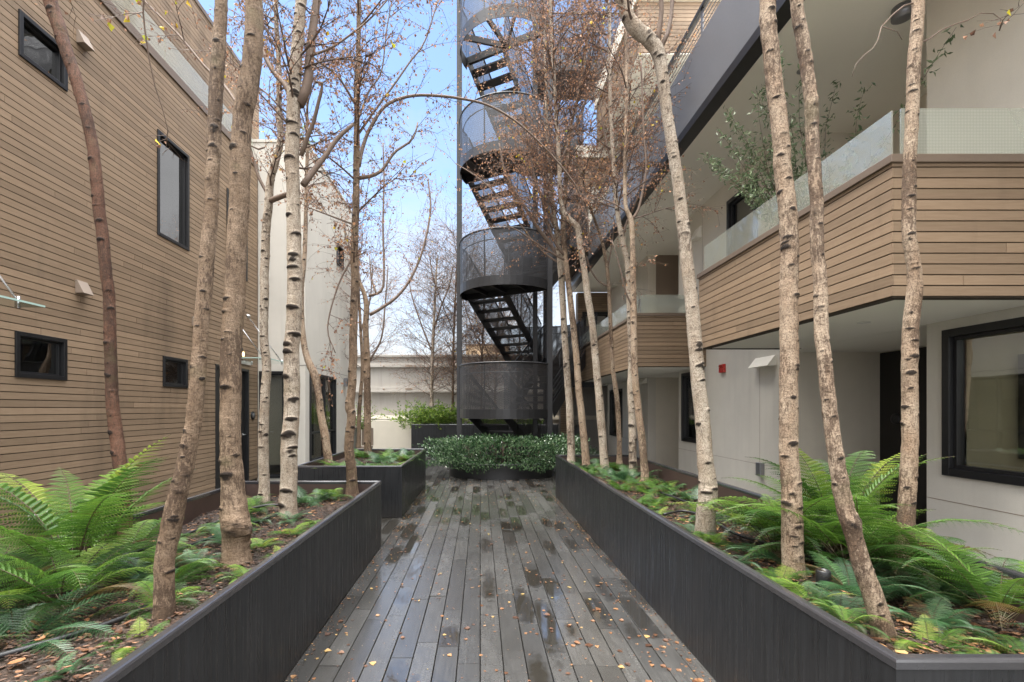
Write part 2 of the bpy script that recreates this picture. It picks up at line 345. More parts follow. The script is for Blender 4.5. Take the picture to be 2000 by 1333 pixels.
# ------------------------------------------------------------------ setting
def split_iv(a,b,cuts):
    """parts of [a,b] outside the cut intervals"""
    segs=[(a,b)]
    for c,d in cuts:
        ns=[]
        for s,e in segs:
            if d<=s or c>=e: ns.append((s,e)); continue
            if c>s: ns.append((s,c))
            if d<e: ns.append((d,e))
        segs=ns
    return [(s,e) for s,e in segs if e-s>1e-4]
PITCH=.0766
def siding(m, axis, c, sgn, u0,u1,z0,z1, openings=(), joint=3.2, depth=.012, seed=0):
    """board cladding on a plane (axis 'x' or 'y' = c), facing sgn; boards run along the other horizontal axis"""
    rr=random.Random(seed); n=int(math.ceil((z1-z0)/PITCH-1e-6))
    def rect(ua,ub,za,zb,off0,off1,r):
        lo,hi=min(c+sgn*off0,c+sgn*off1),max(c+sgn*off0,c+sgn*off1)
        if axis=='x': m.box(lo,hi,ua,ub,za,zb,0,r,skip='w' if sgn>0 else 'e')
        else: m.box(ua,ub,lo,hi,za,zb,0,r,skip='s' if sgn>0 else 'n')
    for i in range(n):
        a=z0+i*PITCH+.0092; b=min(z0+(i+1)*PITCH,z1)
        if b-a<.006: continue
        joints=[]; u=u0+rr.uniform(.3,joint)
        while u<u1-.2: joints.append(u); u+=joint*rr.uniform(.9,1.1)
        lv=sorted({a,b,*[z for o in openings for z in (o[2],o[3]) if a<z<b]})
        rs=[rr.random() for _ in range(len(joints)+1)]
        for k in range(len(lv)-1):
            za,zb=lv[k],lv[k+1]; zm=(za+zb)/2
            cuts=[(o[0],o[1]) for o in openings if o[2]<zm<o[3]]+[(j-.002,j+.002) for j in joints]
            for (s,e) in split_iv(u0,u1,cuts):
                j=sum(1 for q in joints if q<(s+e)/2)
                rect(s,e,za,zb,.0,depth,rs[j])
def backing(m, axis, c, sgn, u0,u1,z0,z1, openings=(), th=.12, mi=1):
    """solid wall behind the boards, with real openings"""
    us=sorted({u0,u1,*[u for o in openings for u in (o[0],o[1])]}); zs=sorted({z0,z1,*[z for o in openings for z in (o[2],o[3])]})
    us=[u for u in us if u0<=u<=u1]; zs=[z for z in zs if z0<=z<=z1]
    for j in range(len(zs)-1):
        zm=(zs[j]+zs[j+1])/2
        for (s,e) in split_iv(u0,u1,[(o[0],o[1]) for o in openings if o[2]<zm<o[3]]):
            if axis=='x': m.box(min(c,c-sgn*th),max(c,c-sgn*th),s,e,zs[j],zs[j+1],mi)
            else: m.box(s,e,min(c,c-sgn*th),max(c,c-sgn*th),zs[j],zs[j+1],mi)
def window(parent, axis, c, sgn, u0,u1,z0,z1, glass='mirror', proud=.03, fw=.045, mull=(), trans=(), room=None, depth=.09, label=None, name='window'):
    """frame with real opening, recessed pane, optional mullions at u / transoms at z"""
    def bx(m,ua,ub,o0,o1,za,zb,mi=0):
        lo,hi=sorted((c+sgn*o0,c+sgn*o1))
        if axis=='x': m.box(lo,hi,ua,ub,za,zb,mi)
        else: m.box(ua,ub,lo,hi,za,zb,mi)
    m=MB(); bx(m,u0,u0+fw,-depth,proud,z0,z1); bx(m,u1-fw,u1,-depth,proud,z0,z1); bx(m,u0+fw,u1-fw,-depth,proud,z1-fw,z1); bx(m,u0+fw,u1-fw,-depth,proud,z0,z0+fw)
    for u in mull: bx(m,u-fw*.4,u+fw*.4,-depth*.9,proud*.4,z0+fw,z1-fw)
    for z in trans: bx(m,u0+fw,u1-fw,-depth*.88,proud*.3,z-fw*.35,z+fw*.35)
    # inner sash step
    s=fw*.45
    bx(m,u0+fw,u0+fw+s,-depth*.8,-.012,z0+fw,z1-fw); bx(m,u1-fw-s,u1-fw,-depth*.8,-.012,z0+fw,z1-fw)
    bx(m,u0+fw+s,u1-fw-s,-depth*.8,-.012,z1-fw-s,z1-fw); bx(m,u0+fw+s,u1-fw-s,-depth*.8,-.012,z0+fw,z0+fw+s)
    w=m.build(name,M['black'],parent,bevel=.003)
    if label: w['label']=label
    g=MB(); bx(g,u0+fw,u1-fw,-depth*.55,-depth*.55+.006,z0+fw,z1-fw); g.build('pane',M[glass],w)
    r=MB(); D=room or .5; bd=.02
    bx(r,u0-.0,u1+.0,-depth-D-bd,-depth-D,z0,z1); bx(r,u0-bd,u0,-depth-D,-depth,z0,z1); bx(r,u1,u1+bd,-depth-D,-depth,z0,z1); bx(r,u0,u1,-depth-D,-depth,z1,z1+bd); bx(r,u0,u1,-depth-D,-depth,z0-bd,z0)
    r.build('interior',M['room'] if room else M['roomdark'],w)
    return w
def hood(parent, axis, c, sgn, u, z, w=.22, h=.16, d=.13, mat='taupe'):
    """wedge-shaped vent hood: sloping face, open underneath"""
    m=MB()
    def q(uu,off,zz): return (c+sgn*off,uu,zz) if axis=='x' else (uu,c+sgn*off,zz)
    a=u-w/2; b=u+w/2; e=.012
    A=[q(a,0,z+h),q(b,0,z+h),q(a,e*2,z+h),q(b,e*2,z+h),q(a,d,z),q(b,d,z),q(a,0,z),q(b,0,z)]
    n=len(m.v); m.v+=A
    for f in ((0,1,3,2),(2,3,5,4),(0,2,4,6),(1,7,5,3),(4,5,7,6),(0,6,7,1)): m.face(tuple(n+i for i in f))
    o=m.build('vent_hood',M[mat],parent,bevel=.003); return o
# deck boards
BW=.1355
def deck():
    m=MB(); rr=random.Random(5); x=-44*BW
    for i in range(92):
        y=-1.6-rr.random()*1.2; xa=x+i*BW+.003; xb=xa+BW-.006
        while y<19:
            L=rr.choice((.62,.86,1.05,1.25,1.45)) if y>-2 else 1
            L*=rr.uniform(.9,1.1); y1=min(y+L,19.4)
            dz=rr.uniform(-.0008,.0008); r=rr.random(); a,b=y+.003,y1-.003; ty=rr.gauss(0,.0016); tx=rr.gauss(0,.0006); n=len(m.v); bz=.0016
            # top with tiny chamfers
            m.v+=[(xa+bz,a+.0004,dz-tx-ty),(xb-bz,a+.0004,dz+tx-ty),(xb-bz,b-.0004,dz+tx+ty),(xa+bz,b-.0004,dz-tx+ty),(xa,a,dz-bz-tx-ty),(xb,a,dz-bz+tx-ty),(xb,b,dz-bz+tx+ty),(xa,b,dz-bz-tx+ty),(xa,a,-.022),(xb,a,-.022),(xb,b,-.022),(xa,b,-.022)]
            U=[(-1,-1),(1,-1),(1,1),(-1,1)]
            m.face((n,n+1,n+2,n+3),0,r,U)
            for k in range(4):
                k2=(k+1)%4
                m.face((n+4+k,n+4+k2,n+k2,n+k),0,r,[(9,9)]*4); m.face((n+8+k,n+8+k2,n+4+k2,n+4+k),0,r,[(9,9)]*4)
            y=y1
    o=m.build('deck',M['deck']); tag(o,'wet dark grey board deck running down the courtyard','deck',kind='structure')
    g=quick('ground',M['under'],lambda q:q.box(-60,60,-30,140,-.3,-.03)); tag(g,'dark ground under and beyond the courtyard','ground',kind='structure')
deck()
# planters: open-topped troughs with a rounded lip
PH=.72
def planter(name_label, poly_fn, soil_z, x0,x1,y0,y1, h=PH, soil_label=None, cat='planter'):
    t=.035; lip=.045
    pl=empty('planter',((x0+x1)/2,(y0+y1)/2,0),name_label,cat,'charcoal metal planters around the deck')
    ox,oy=pl.location.x,pl.location.y
    def w(m):
        for a,b,c,d in ((x0,x0+t,y0,y1),(x1-t,x1,y0,y1),(x0+t,x1-t,y0,y0+t),(x0+t,x1-t,y1-t,y1)):
            k=1 if (d-c)<3 else int(round((d-c)/2.3)); g=(d-c)/k
            for j in range(k): m.box(a-ox,b-ox,c-oy+j*g+(.0015 if j else 0),c-oy+(j+1)*g-(.0015 if j<k-1 else 0),.004,h-.03)
    quick('outer_shell',M['planter'],w,pl)
    def l(m):
        X0,X1,Y0,Y1=x0-.003-ox,x1+.003-ox,y0-.003-oy,y1+.003-oy
        # one mitred ring
        ring=lambda e,z:[(X0+e,Y0+e,z),(X1-e,Y0+e,z),(X1-e,Y1-e,z),(X0+e,Y1-e,z)]
        prof=[(0,h-.032),(0,h-.010),(.004,h-.003),(.011,h),(lip-.011,h),(lip-.003,h-.004),(lip,h-.012),(lip,h-.032)]
        n=len(m.v)
        for e,z in prof: m.v+=ring(e,z)
        K=len(prof)
        for i in range(K):
            j=(i+1)%K
            for k in range(4):
                k2=(k+1)%4; m.face((n+i*4+k,n+i*4+k2,n+j*4+k2,n+j*4+k),0,.5)
    quick('lip',M['lip'],l,pl)
    def inn(m):
        e=t+.002
        m.box(x0+t+.001-ox,x0+t+.006-ox,y0+e-oy,y1-e-oy,.05,h-.034); m.box(x1-t-.006-ox,x1-t-.001-ox,y0+e-oy,y1-e-oy,.05,h-.034)
        m.box(x0+e+.006-ox,x1-e-.006-ox,y0+t+.001-oy,y0+t+.006-oy,.05,h-.034); m.box(x0+e+.006-ox,x1-e-.006-ox,y1-t-.006-oy,y1-t-.001-oy,.05,h-.034)
    quick('inner_lining',M['rust'],inn,pl)
    # soil sheet, gently mounded
    m=MB(); nx=max(6,int((x1-x0)/.05)); ny=max(6,int((y1-y0)/.05)); e=t+.007
    from mathutils import noise as mn
    for j in range(ny+1):
        for i in range(nx+1):
            x=x0+e+(x1-x0-2*e)*i/nx; y=y0+e+(y1-y0-2*e)*j/ny
            z=soil_z(x,y)+.028*mn.noise(Vector((x*3,y*3,1)))+.012*mn.noise(Vector((x*14,y*14,3)))
            m.v.append((x,y,z))
    for j in range(ny):
        for i in range(nx):
            a=j*(nx+1)+i; m.face((a,a+1,a+nx+2,a+nx+1),0,.5,None,True)
    s=m.build('soil',M['soil']); tag(s,soil_label,'soil',kind='structure')
    return pl
def soilA(x,y): return .49+.05*max(0,min(1,(x+2.5)/1.4))+.05*max(0,min(1,(y-3.5)/2))
def soilR(x,y): return .54-.06*max(0,min(1,(x-1.4)/1.1))+.04*max(0,min(1,(y-4)/4))
def soilB(x,y): return .60
XL,XR=-1.085,1.30
planter('long charcoal metal planter under the clad wall, holding the closest bright ferns',None,soilA,-2.6,XL,-.6,5.33,soil_label='dark bark mulch inside the planter under the clad wall')
planter('square charcoal metal planter between the glass entrance and the stair tower, filled with ferns',None,soilB,-2.57,XL,6.72,9.66,soil_label='mulch inside the square planter before the pale house')
planter('longest charcoal metal planter with streaked wet sides, running before the balconies',None,soilR,XR,2.60,1.52,8.40,soil_label='mulch and leaf litter inside the longest planter')
planter('tall dark planter against the pale end wall behind the stair tower',None,lambda x,y:.93,-2.2,2.5,15.5,16.6,h=1.03,soil_label='soil inside the tall planter by the end wall')

# ------------------------------------------------------------------ clad house (viewer's left)
W=4.67; XW=-W
def LY(px): return F*W/(CX-px)
def LZ(px,py): return H+(HY-py)*LY(px)/F
house=empty('clad_house',(XW,5,0),'brown board-clad house with small black windows and a pale glass roof parapet','house')
house.location=(0,0,0)
YE=F*W/(CX-502)
w1=(LY(33),LY(128),LZ(33,107),LZ(33,17)); w2=(LY(305),LY(367),LZ(305,458),LZ(305,252)); w3=(LY(26),LY(127),LZ(26,737),LZ(26,646)); w4=(LY(316),LY(364),LZ(316,755),LZ(316,695)); w5=(LY(441),LY(481),LZ(481,550),LZ(441,367))
dr=(8.55,LY(485),.03,2.30)
ops=[w1,w2,w3,w4,w5,dr]
def f(m): siding(m,'x',XW,1,-1.5,YE-.012,.06,6.5,ops,seed=1); backing(m,'x',XW,1,-1.5,YE,0,6.5,ops)
quick('clad_wall',[M['siding'],M['sidingback']],f,house)
def f(m):
    siding(m,'y',YE,1,XW-6,XW-.05,7.1,8.6,seed=4)
def f(m):
    m.box(XW-.16,XW+.035,-1.5,YE+.012,6.502,6.53); m.box(XW-.16,XW+.025,-1.5,YE+.008,6.532,6.64)
quick('coping',M['coping'],f,house,bevel=.004)
quick('corner_trim',M['coping'],lambda m:m.box(XW+.0005,XW+.016,YE-.0115,YE+.012,.05,6.50),house)
quick('base_flashing',M['coping'],lambda m:m.box(XW+.0005,XW+.02,-1.5,8.5,.004,.055),house)
for i in range(7):
    y0=-1.2+i*1.7
    quick('parapet_glass',M['frit'],lambda m:m.box(XW-.07,XW-.058,y0,min(y0+1.685,YE-.05),6.642,7.12),house)
XU=-5.05; YU=F*5.05/(CX-505)
def f(m): siding(m,'x',XU,1,-1.5,YU,6.2,8.7,seed=2); backing(m,'x',XU,1,-1.5,YU,6.2,8.7)
quick('upper_wall',[M['siding'],M['sidingback']],f,house)
quick('roof',M['coping'],lambda m:(m.box(XU-5,XU+.03,-1.5,YU+.02,8.702,8.78),m.box(XU-5,XU-.121,-1.5,YU,6.2,8.7)),house)
quick('roof_deck',M['coping'],lambda m:m.box(XU,XW-.16,-1.5,YE,6.3,6.45),house)
quick('side_wall',M['sidingback'],lambda m:m.box(XW-5,XW-.121,-1.5,-1.4,0,6.5),house)
window(house,'x',XW,1,*w1[:2],*w1[2:],label='high wide window with slanting reflections, nearest the viewer')
w2w=window(house,'x',XW,1,*w2[:2],*w2[2:],label='tall mirror-like window on the upper floor')
quick('pendant_lamp',emis('pendant_glow',(1,.55,.18),26),lambda m:m.lathe((XW-.45,5.12,3.52),[(.001,-.05),(.13,-.04),(.16,0),(.10,.05),(.001,.06)],20),w2w)
window(house,'x',XW,1,*w3[:2],*w3[2:],glass='glass',label='small low dark window')
window(house,'x',XW,1,*w4[:2],*w4[2:],glass='glass',label='smallest low window')
window(house,'x',XW,1,*w5[:2],*w5[2:],label='narrow tall window near the end of the wall')
def door(parent,axis,c,sgn,u0,u1,z0,z1,hu):
    def bx(m,ua,ub,o0,o1,za,zb):
        lo,hi=sorted((c+sgn*o0,c+sgn*o1))
        if axis=='x': m.box(lo,hi,ua,ub,za,zb)
        else: m.box(ua,ub,lo,hi,za,zb)
    m=MB(); bx(m,u0,u0+.05,-.1,.02,z0,z1); bx(m,u1-.05,u1,-.1,.02,z0,z1); bx(m,u0+.05,u1-.05,-.1,.02,z1-.05,z1)
    fr=m.build('door',M['black'],parent,bevel=.003)
    m=MB(); bx(m,u0+.052,u1-.052,-.09,-.05,z0,z1-.052)
    for k in range(3): bx(m,u0+.14,u1-.14,-.05,-.044,z0+.25+k*.62,z0+.25+k*.62+.5)
    m.build('door_leaf',M['door'],fr,bevel=.003)
    m=MB(); 
    def q(u,o,z): return Vector((c+sgn*o,u,z)) if axis=='x' else Vector((u,c+sgn*o,z))
    m.tube([q(hu,-.05,1.0),q(hu,.01,1.0),q(hu+(.1 if hu<(u0+u1)/2 else -.1),.012,1.0)],.009,8); m.lathe(q(hu,-.049,1.0),[(.026,0),(.026,.008)],16,axis=q(0,1,0)-q(0,0,0))
    m.build('handle',M['chrome'],fr); return fr
door(house,'x',XW,1,*dr,dr[1]-.13)
for (px,py) in ((157,92),(155,575),(378,638)):
    hood(house,'x',XW+.012,1,LY(px),LZ(px,py),.15,.15,.10)
def f(m):
    m.box(XW+.013,XW+.075,LY(341)-.07,LY(341)+.07,LZ(341,955),LZ(341,937)); m.box(XW+.013,XW+.085,LY(341)-.062,LY(341)+.062,LZ(341,955)-.03,LZ(341,955)-.002)
quick('outlet_box',M['white'],f,house,bevel=.006)
quick('outlet_box',M['white'],lambda m:m.box(XW+.013,XW+.08,LY(72)-.12,LY(72)+.12,LZ(72,1012),LZ(72,1002)),house,bevel=.006)
pd=Vector((XW+.013,LY(492),LZ(492,812)))
pq=quick('number_disc',M['black'],lambda m:m.lathe(pd,[(.001,0),(.085,0),(.085,.016),(.07,.022),(.001,.022)],28,axis=(1,0,0)),house)
quick('disc_face',M['rail'],lambda m:m.lathe(pd+Vector((.0235,0,0)),[(.001,0),(.05,0),(.05,.004),(.001,.004)],24,axis=(1,0,0)),pq)
lp=Vector((XW+.013,LY(468),LZ(468,692)))
wl=quick('wall_lamp',M['black'],lambda m:m.box(lp.x,lp.x+.03,lp.y-.05,lp.y+.05,lp.z-.13,lp.z+.13),house,bevel=.004)
quick('lamp_bulb',emis('lit_lamp',(1,.62,.22),2.2),lambda m:m.lathe(lp+Vector((.06,0,-.05)),[(.001,0),(.018,.01),(.02,.06),(.012,.09),(.001,.10)],16),wl)
def canopy(y0,y1,z,xo,name='glass_canopy'):
    c=quick(name,M['clear'],lambda m:m.box(XW+.03,xo,y0,y1,z,z+.016),house)
    quick('glass_edge',M['glassedge'],lambda m:(m.box(xo+.001,xo+.005,y0,y1,z,z+.016),m.box(XW+.03,xo,y0-.005,y0-.001,z,z+.016)),c)
    def f(m):
        for yy in (y0+.15,y1-.12):
            a=Vector((XW+.014,yy,z+.95)); b=Vector((xo-.12,yy,z+.03)); m.tube([a,b],.009,8)
            m.lathe(a-Vector((.0,0,0)),[(.04,0),(.04,.012),(.02,.02),(.02,.05)],16,axis=(1,0,0)); m.tube([b+Vector((0,0,-.06)),b+Vector((0,0,.04))],.014,8)
            for sx in (XW+.10,): m.tube([(sx,yy,z-.03),(sx,yy,z+.045)],.018,8)
    quick('tie_rod',M['chrome'],f,c)
    quick('canopy_bracket',M['chrome'],lambda m:m.box(XW+.013,XW+.028,y0,y1,z-.03,z+.05),c)
canopy(8.75,9.85,2.42,-3.85)
canopy(3.2,4.30,2.40,-3.85)

# ------------------------------------------------------------------ pale stucco house beyond it
XS=-3.67; YS0=YE+.03; YS1=13.9; ZS=7.1
pale=empty('pale_house',(0,0,0),'pale stucco house with tall black-framed windows beyond the clad wall','house')
gd=(XW+.04,(558-CX)/F*YS0,.06,2.30)
def f(m):
    backing(m,'y',YS0,-1,-9,XS,0,ZS,[gd],.25,0)
sw=(10.45,F*3.67/(CX-655),.32,2.30)
sm_=(F*3.67/(CX-657),F*3.67/(CX-670),H+(HY-530)*13.1/F,H+(HY-490)*13.1/F)
def f2(m):
    backing(m,'x',XS,1,YS0+.002,YS1,0,ZS,[sw,sm_],.25,0); m.box(-9,XS-.26,YS1-.2,YS1,0,ZS-.01)
# the front faces the viewer: backing() puts the wall behind the face, towards +Y
def f(m):
    us=[-9,gd[0],gd[1],XS-.252]
    m.box(-9,gd[0],YS0,YS0+.25,0,ZS); m.box(gd[1],XS-.252,YS0,YS0+.25,0,ZS); m.box(gd[0],gd[1],YS0,YS0+.25,gd[3],ZS); m.box(gd[0],gd[1],YS0,YS0+.25,0,gd[2])
quick('front_wall',M['stucco'],f,pale)
quick('return_wall',M['stucco'],f2,pale)
quick('roof',M['stucco'],lambda m:m.box(-9,XS+.02,YS0-.02,YS1,ZS+.002,ZS+.06),pale)
quick('control_joint',M['roomdark'],lambda m:(m.box(XS-.251,XS+.003,YS0-.003,YS0-.001,2.42,2.428),m.box(XS+.001,XS+.003,YS0,YS1,2.42,2.428),m.box(XS+.001,XS+.003,12.45,12.456,2.43,7.0)),pale)
g=window(pale,'y',YS0,-1,gd[0],gd[1],gd[2],gd[3],glass='glass',room=2.2,fw=.055,trans=(),label='floor-length glazed door showing a furnished room')
quick('added_glow_panel',emis('added_room_fill',(1,.86,.66),5),lambda m:m.box(gd[0]+.15,gd[1]-.15,YS0+.6,YS0+1.6,gd[3]-.03,gd[3]-.01),g)  # glowing panel added to brighten the room, no known fitting
quick('inner_cabinet',M['roomdark'],lambda m:m.box(gd[0]+.35,gd[0]+.62,YS0+1.2,YS0+1.5,.4,1.75),g)
quick('desk',M['wood'],lambda m:(m.box(gd[0]+.3,gd[1]-.1,YS0+.7,YS0+1.1,.78,.83),m.box(gd[0]+.32,gd[0]+.36,YS0+.72,YS0+1.08,.08,.78)),g)
window(pale,'x',XS,1,*sw,glass='glass',room=1.8,fw=.06,mull=(sw[0]+(sw[1]-sw[0])*.56,),trans=(.98,),label='wide black-framed window with a transom')
window(pale,'x',XS,1,*sm_,glass='glass',fw=.035,label='small square window high on the end wall')
def f(m):
    m.box(XS+.001,XS+.09,13.05,13.17,2.12,2.34); m.lathe((XS+.13,13.11,2.14),[(.035,0),(.035,.17),(.001,.175)],16)
quick('wall_sconce',M['rail'],f,pale)
lam=Vector((XS-.35,YS0+.5,ZS+.06))

# ------------------------------------------------------------------ end wall, far building
endw=empty('boundary_wall',(0,0,0),'pale plaster end wall with stepped ledges behind the trees and stair tower','wall')
YW=18.0
quick('wall_face',M['farwall'],lambda m:(m.box(-9,6.5,YW,YW+.3,0,3.43),m.box(-9,6.5,YW-.16,YW-.001,0,1.12)),endw)
def led(z0,z1,d): return lambda m:m.box(-9,6.5,YW-d,YW-.002,z0,z1)
quick('top_coping',M['farwall'],lambda m:(m.box(-9,6.5,YW-.08,YW+.34,3.432,3.52),),endw,bevel=.01)
quick('ledge',M['farwall'],lambda m:(m.box(-9,6.5,YW-.10,YW-.002,3.05,3.14),m.box(-9,6.5,YW-.06,YW-.002,3.142,3.2)),endw,bevel=.008)
quick('ledge',M['farwall'],lambda m:(m.box(-9,6.5,YW-.16,YW-.002,2.12,2.19),m.box(-9,6.5,YW-.11,YW-.002,2.192,2.32)),endw,bevel=.008)
quick('ledge',M['cream'],lambda m:(m.box(-9,6.5,YW-.24,YW-.002,1.122,1.19),m.box(-9,6.5,YW-.19,YW-.002,1.192,1.27)),endw,bevel=.01)
def f(m):
    for x in (-4.3,-3.55,-1.7,-.9,-.1,.7,1.6,2.4):
        for z in (2.25,3.10): m.lathe((x,YW-.10-(.012 if z<3 else 0),z),[(.035,0),(.035,.025),(.001,.03)],10,axis=(0,-1,0))
    for z in (2.25,3.10): m.box(-2.75,-2.5,YW-.145,YW-.10,z-.035,z+.035)
quick('wall_fitting',M['taupe'],f,endw)
quick('service_box',M['cream'],lambda m:m.box(-4.15,-2.28,16.2,16.45,0,1.13),tag(empty('low_wall',(0,0,0)),'short cream parapet wall beside the tall planter','wall'))
bpy.data.objects['service_box'].name='wall_face'
far=empty('far_building',(0,0,0),'tan flat-roofed building showing above the end wall behind the stair tower','building')
quick('wall',M['tan'],lambda m:(m.box(-1.35,2.8,46,56,0,7.55),m.box(-4.6,8,44,60,0,5.9)),far)
quick('roof_edge',M['coping'],lambda m:(m.box(-1.42,2.87,45.9,56.1,7.552,7.68),m.box(-4.7,8.1,43.9,45.98,5.902,6.0)),far)
fb=empty('tall_cream_building',(0,0,0),'cream rendered block rising behind the dark bridges beside the stair tower','building')
quick('wall',M['stucco'],lambda m:m.box(4.35,9,17.5,26,0,5.2),fb)
quick('roof',M['stucco'],lambda m:m.box(4.25,9.1,17.4,26.1,5.202,5.3),fb)

# ------------------------------------------------------------------ apartment building (viewer's right)
XA=4.24; XB=2.93; YEND=16.2
apt=empty('apartment_building',(0,0,0),'cream apartment building with brown-clad balconies, recessed doors and a graphite roof parapet','apartment building')
def AY(px): return F*XA/(px-CX)
def BY(px): return F*XB/(px-CX)
z1f,z1c=2.30,5.40
win1=(2.55,AY(1845),H+(HY-928)*AY(1845)/F,2.22)
winb=(9.35,AY(1333),.84,2.25); winc=(14.5,AY(1191)-.05,.66,2.12); win2=(AY(1480),AY(1422),3.9,5.05)
A1=(AY(1810),AY(1526)); A2=(10.40,12.30)
segs=[(-1.5,A1[0],[win1]),(A1[1],A2[0],[winb]),(A2[1],YEND,[winc])]
def f(m):
    for a,b,o in segs: backing(m,'x',XA,-1,a,b,0,2.599,o,.2,0)
quick('ground_wall',M['stucco'],f,apt)
def f(m):
    for a,b,o in segs: backing(m,'x',XA,-1,a,b,2.6,z1c,[win2] if a==A1[1] else [],.2,0)
quick('upper_wall',M['cream'],f,apt)
def alc(a,b,xb,z0,z1,mat,lbl):
    def f(m):
        m.box(xb,xb+.15,a-.2,b+.2,z0,z1); m.box(XA+.201,xb,b,b+.15,z0,z1); m.box(XA+.201,xb,a-.15,a,z0,z1)
    o=quick('alcove_wall',M[mat],f,apt); 
alc(A1[0],A1[1],5.65,.0,2.599,'cream',0); alc(A2[0],A2[1],5.5,0,2.599,'cream',0); alc(A1[0],A1[1],5.5,2.6,z1c,'cream',0); alc(A2[0],A2[1],5.2,2.6,z1c,'taupe',0)
door(apt,'x',5.65,-1,5.05,6.12,.02,2.2,5.2)
dd=Vector((5.63,F*5.65/(1750-CX)*.995,1.37))
dp=quick('number_disc',M['black'],lambda m:m.lathe(dd+Vector((-.01,-.0,0)),[(.001,0),(.075,0),(.075,.012),(.001,.014)],28,axis=(-1,0,0)),apt)
quick('disc_face',M['steel'],lambda m:m.lathe(dd+Vector((-.026,0,0)),[(.042,0),(.07,0),(.07,.003),(.042,.003)],24,axis=(-1,0,0)),dp)
quick('entry_panel',M['door'],lambda m:m.box(5.628,5.648,6.13,6.85,.02,2.29),apt)
quick('upper_door',M['door'],lambda m:m.box(5.47,5.498,4.75,5.6,2.62,4.9),apt)
pw=window(apt,'x',XA,-1,*win1,glass='midglass',room=2.6,fw=.07,label='large picture window reflecting a birch trunk')
quick('added_glow_panel',emis('added_room_fill_soft',(.9,1.0,.85),.45),lambda m:m.box(5.0,6.4,2.9,4.1,2.18,2.2),pw)  # added glow sheet that lifts the dark interior behind the glass
quick('inner_screen',M['roomdark'],lambda m:m.box(4.9,5.0,4.36,4.43,1.05,2.0),pw)
quick('inner_counter',M['wood'],lambda m:(m.box(6.2,6.7,2.7,3.6,.95,1.35),m.box(6.75,6.8,2.7,4.2,1.36,1.39)),pw)
window(apt,'x',XA,-1,*winb,glass='glass',fw=.06,label='narrow black window behind the pale trunk')
window(apt,'x',XA,-1,*winc,glass='glass',fw=.05,label='narrow window near the far recess')
window(apt,'x',XA,-1,*win2,glass='glass',fw=.07,room=1.2,label='upper-floor window above the balcony')
# balconies
def balcony(y0,y1,mat='siding',seed=3,xb=XB,front=True,slab_mat='soffit'):
    b=quick('balcony',M[slab_mat],lambda m:(m.box(xb+.03,XA-.001,y0+.03,y1-.03,z1f+.006,2.6),m.box(XA,5.9,y0+.03,y1-.03,z1f+.006,2.598) if False else None),apt)
    def f(m):
        siding(m,'x',xb+.012,-1,y0,y1,z1f,3.25,seed=seed); m.box(xb+.0125,xb+.1,y0+.014,y1-.014,z1f+.0,3.25,1)
        siding(m,'y',y0+.012,-1,xb+.0125,XA+.0,z1f,3.25,seed=seed+1); m.box(xb+.101,XA-.001,y0+.0125,y0+.1,z1f,3.25,1)
        siding(m,'y',y1-.012,1,xb+.0125,XA+.0,z1f,3.25,seed=seed+2); m.box(xb+.101,XA-.001,y1-.1,y1-.0125,z1f,3.25,1)
    quick('cladding',[M['siding'],M['sidingback']],f,b)
    def f(m):
        m.box(xb-.02,xb+.13,y0-.02,y1+.02,3.252,3.31); m.box(xb+.131,XA-.001,y0-.02,y0+.13,3.252,3.31); m.box(xb+.131,XA-.001,y1-.13,y1+.02,3.252,3.31)
    quick('coping',M['coping'],f,b,bevel=.004)
    n=max(1,round((y1-y0)/1.5)); L=(y1-y0-.1)/n
    for i in range(n):
        quick('glass_panel',M['frit'],lambda m:m.box(xb+.045,xb+.057,y0+.06+i*L,y0+.06+(i+1)*L-.02,3.312,3.66),b)
    quick('glass_panel',M['frit'],lambda m:m.box(xb+.09,XA-.02,y0+.03,y0+.042,3.312,3.66),b)
    return b
balcony(3.46,6.52); balcony(9.13,15.6,seed=9)
for (a,b),xe in ((A1,5.649),(A2,5.499)): quick('ceiling_slab',M['soffit'],lambda m:m.box(XA+.0,xe,a+.001,b-.001,z1f+.003,2.598),apt)
quick('upper_soffit',M['soffit'],lambda m:m.box(XB+.05,6.2,-1.5,YEND,z1c+.0005,5.62),apt)
# graphite parapet of the roof terrace
def f(m):
    y=-1.5
    while y<YEND:
        m.box(XB,XB+.05,y+.003,min(y+2.2,YEND)-.003,5.515,6.47); y+=2.2
quick('parapet',M['fascia'],f,apt)
quick('parapet_edge',M['black'],lambda m:(m.box(XB-.02,XB+.16,-1.5,YEND,5.395,5.51),),apt)
def f(m):
    for k in range(5): m.tube([(XB+.06,-1.5,6.535+k*.075),(XB+.06,YEND,6.535+k*.075)],.0075,6)
    y=-1.2
    while y<YEND: m.box(XB+.052,XB+.068,y-.03,y+.03,6.3,6.88); y+=1.55
quick('railing',M['rail'],f,apt)
quick('handrail',M['black'],lambda m:m.box(XB+.03,XB+.1,-1.5,YEND,6.885,6.93),apt)
quick('terrace_wall',M['sidingback'],lambda m:(m.box(XA,XA+.2,-1.5,9.5,5.622,6.9),m.box(XA,XA+.2,9.501,YEND,5.622,8.5)),apt)
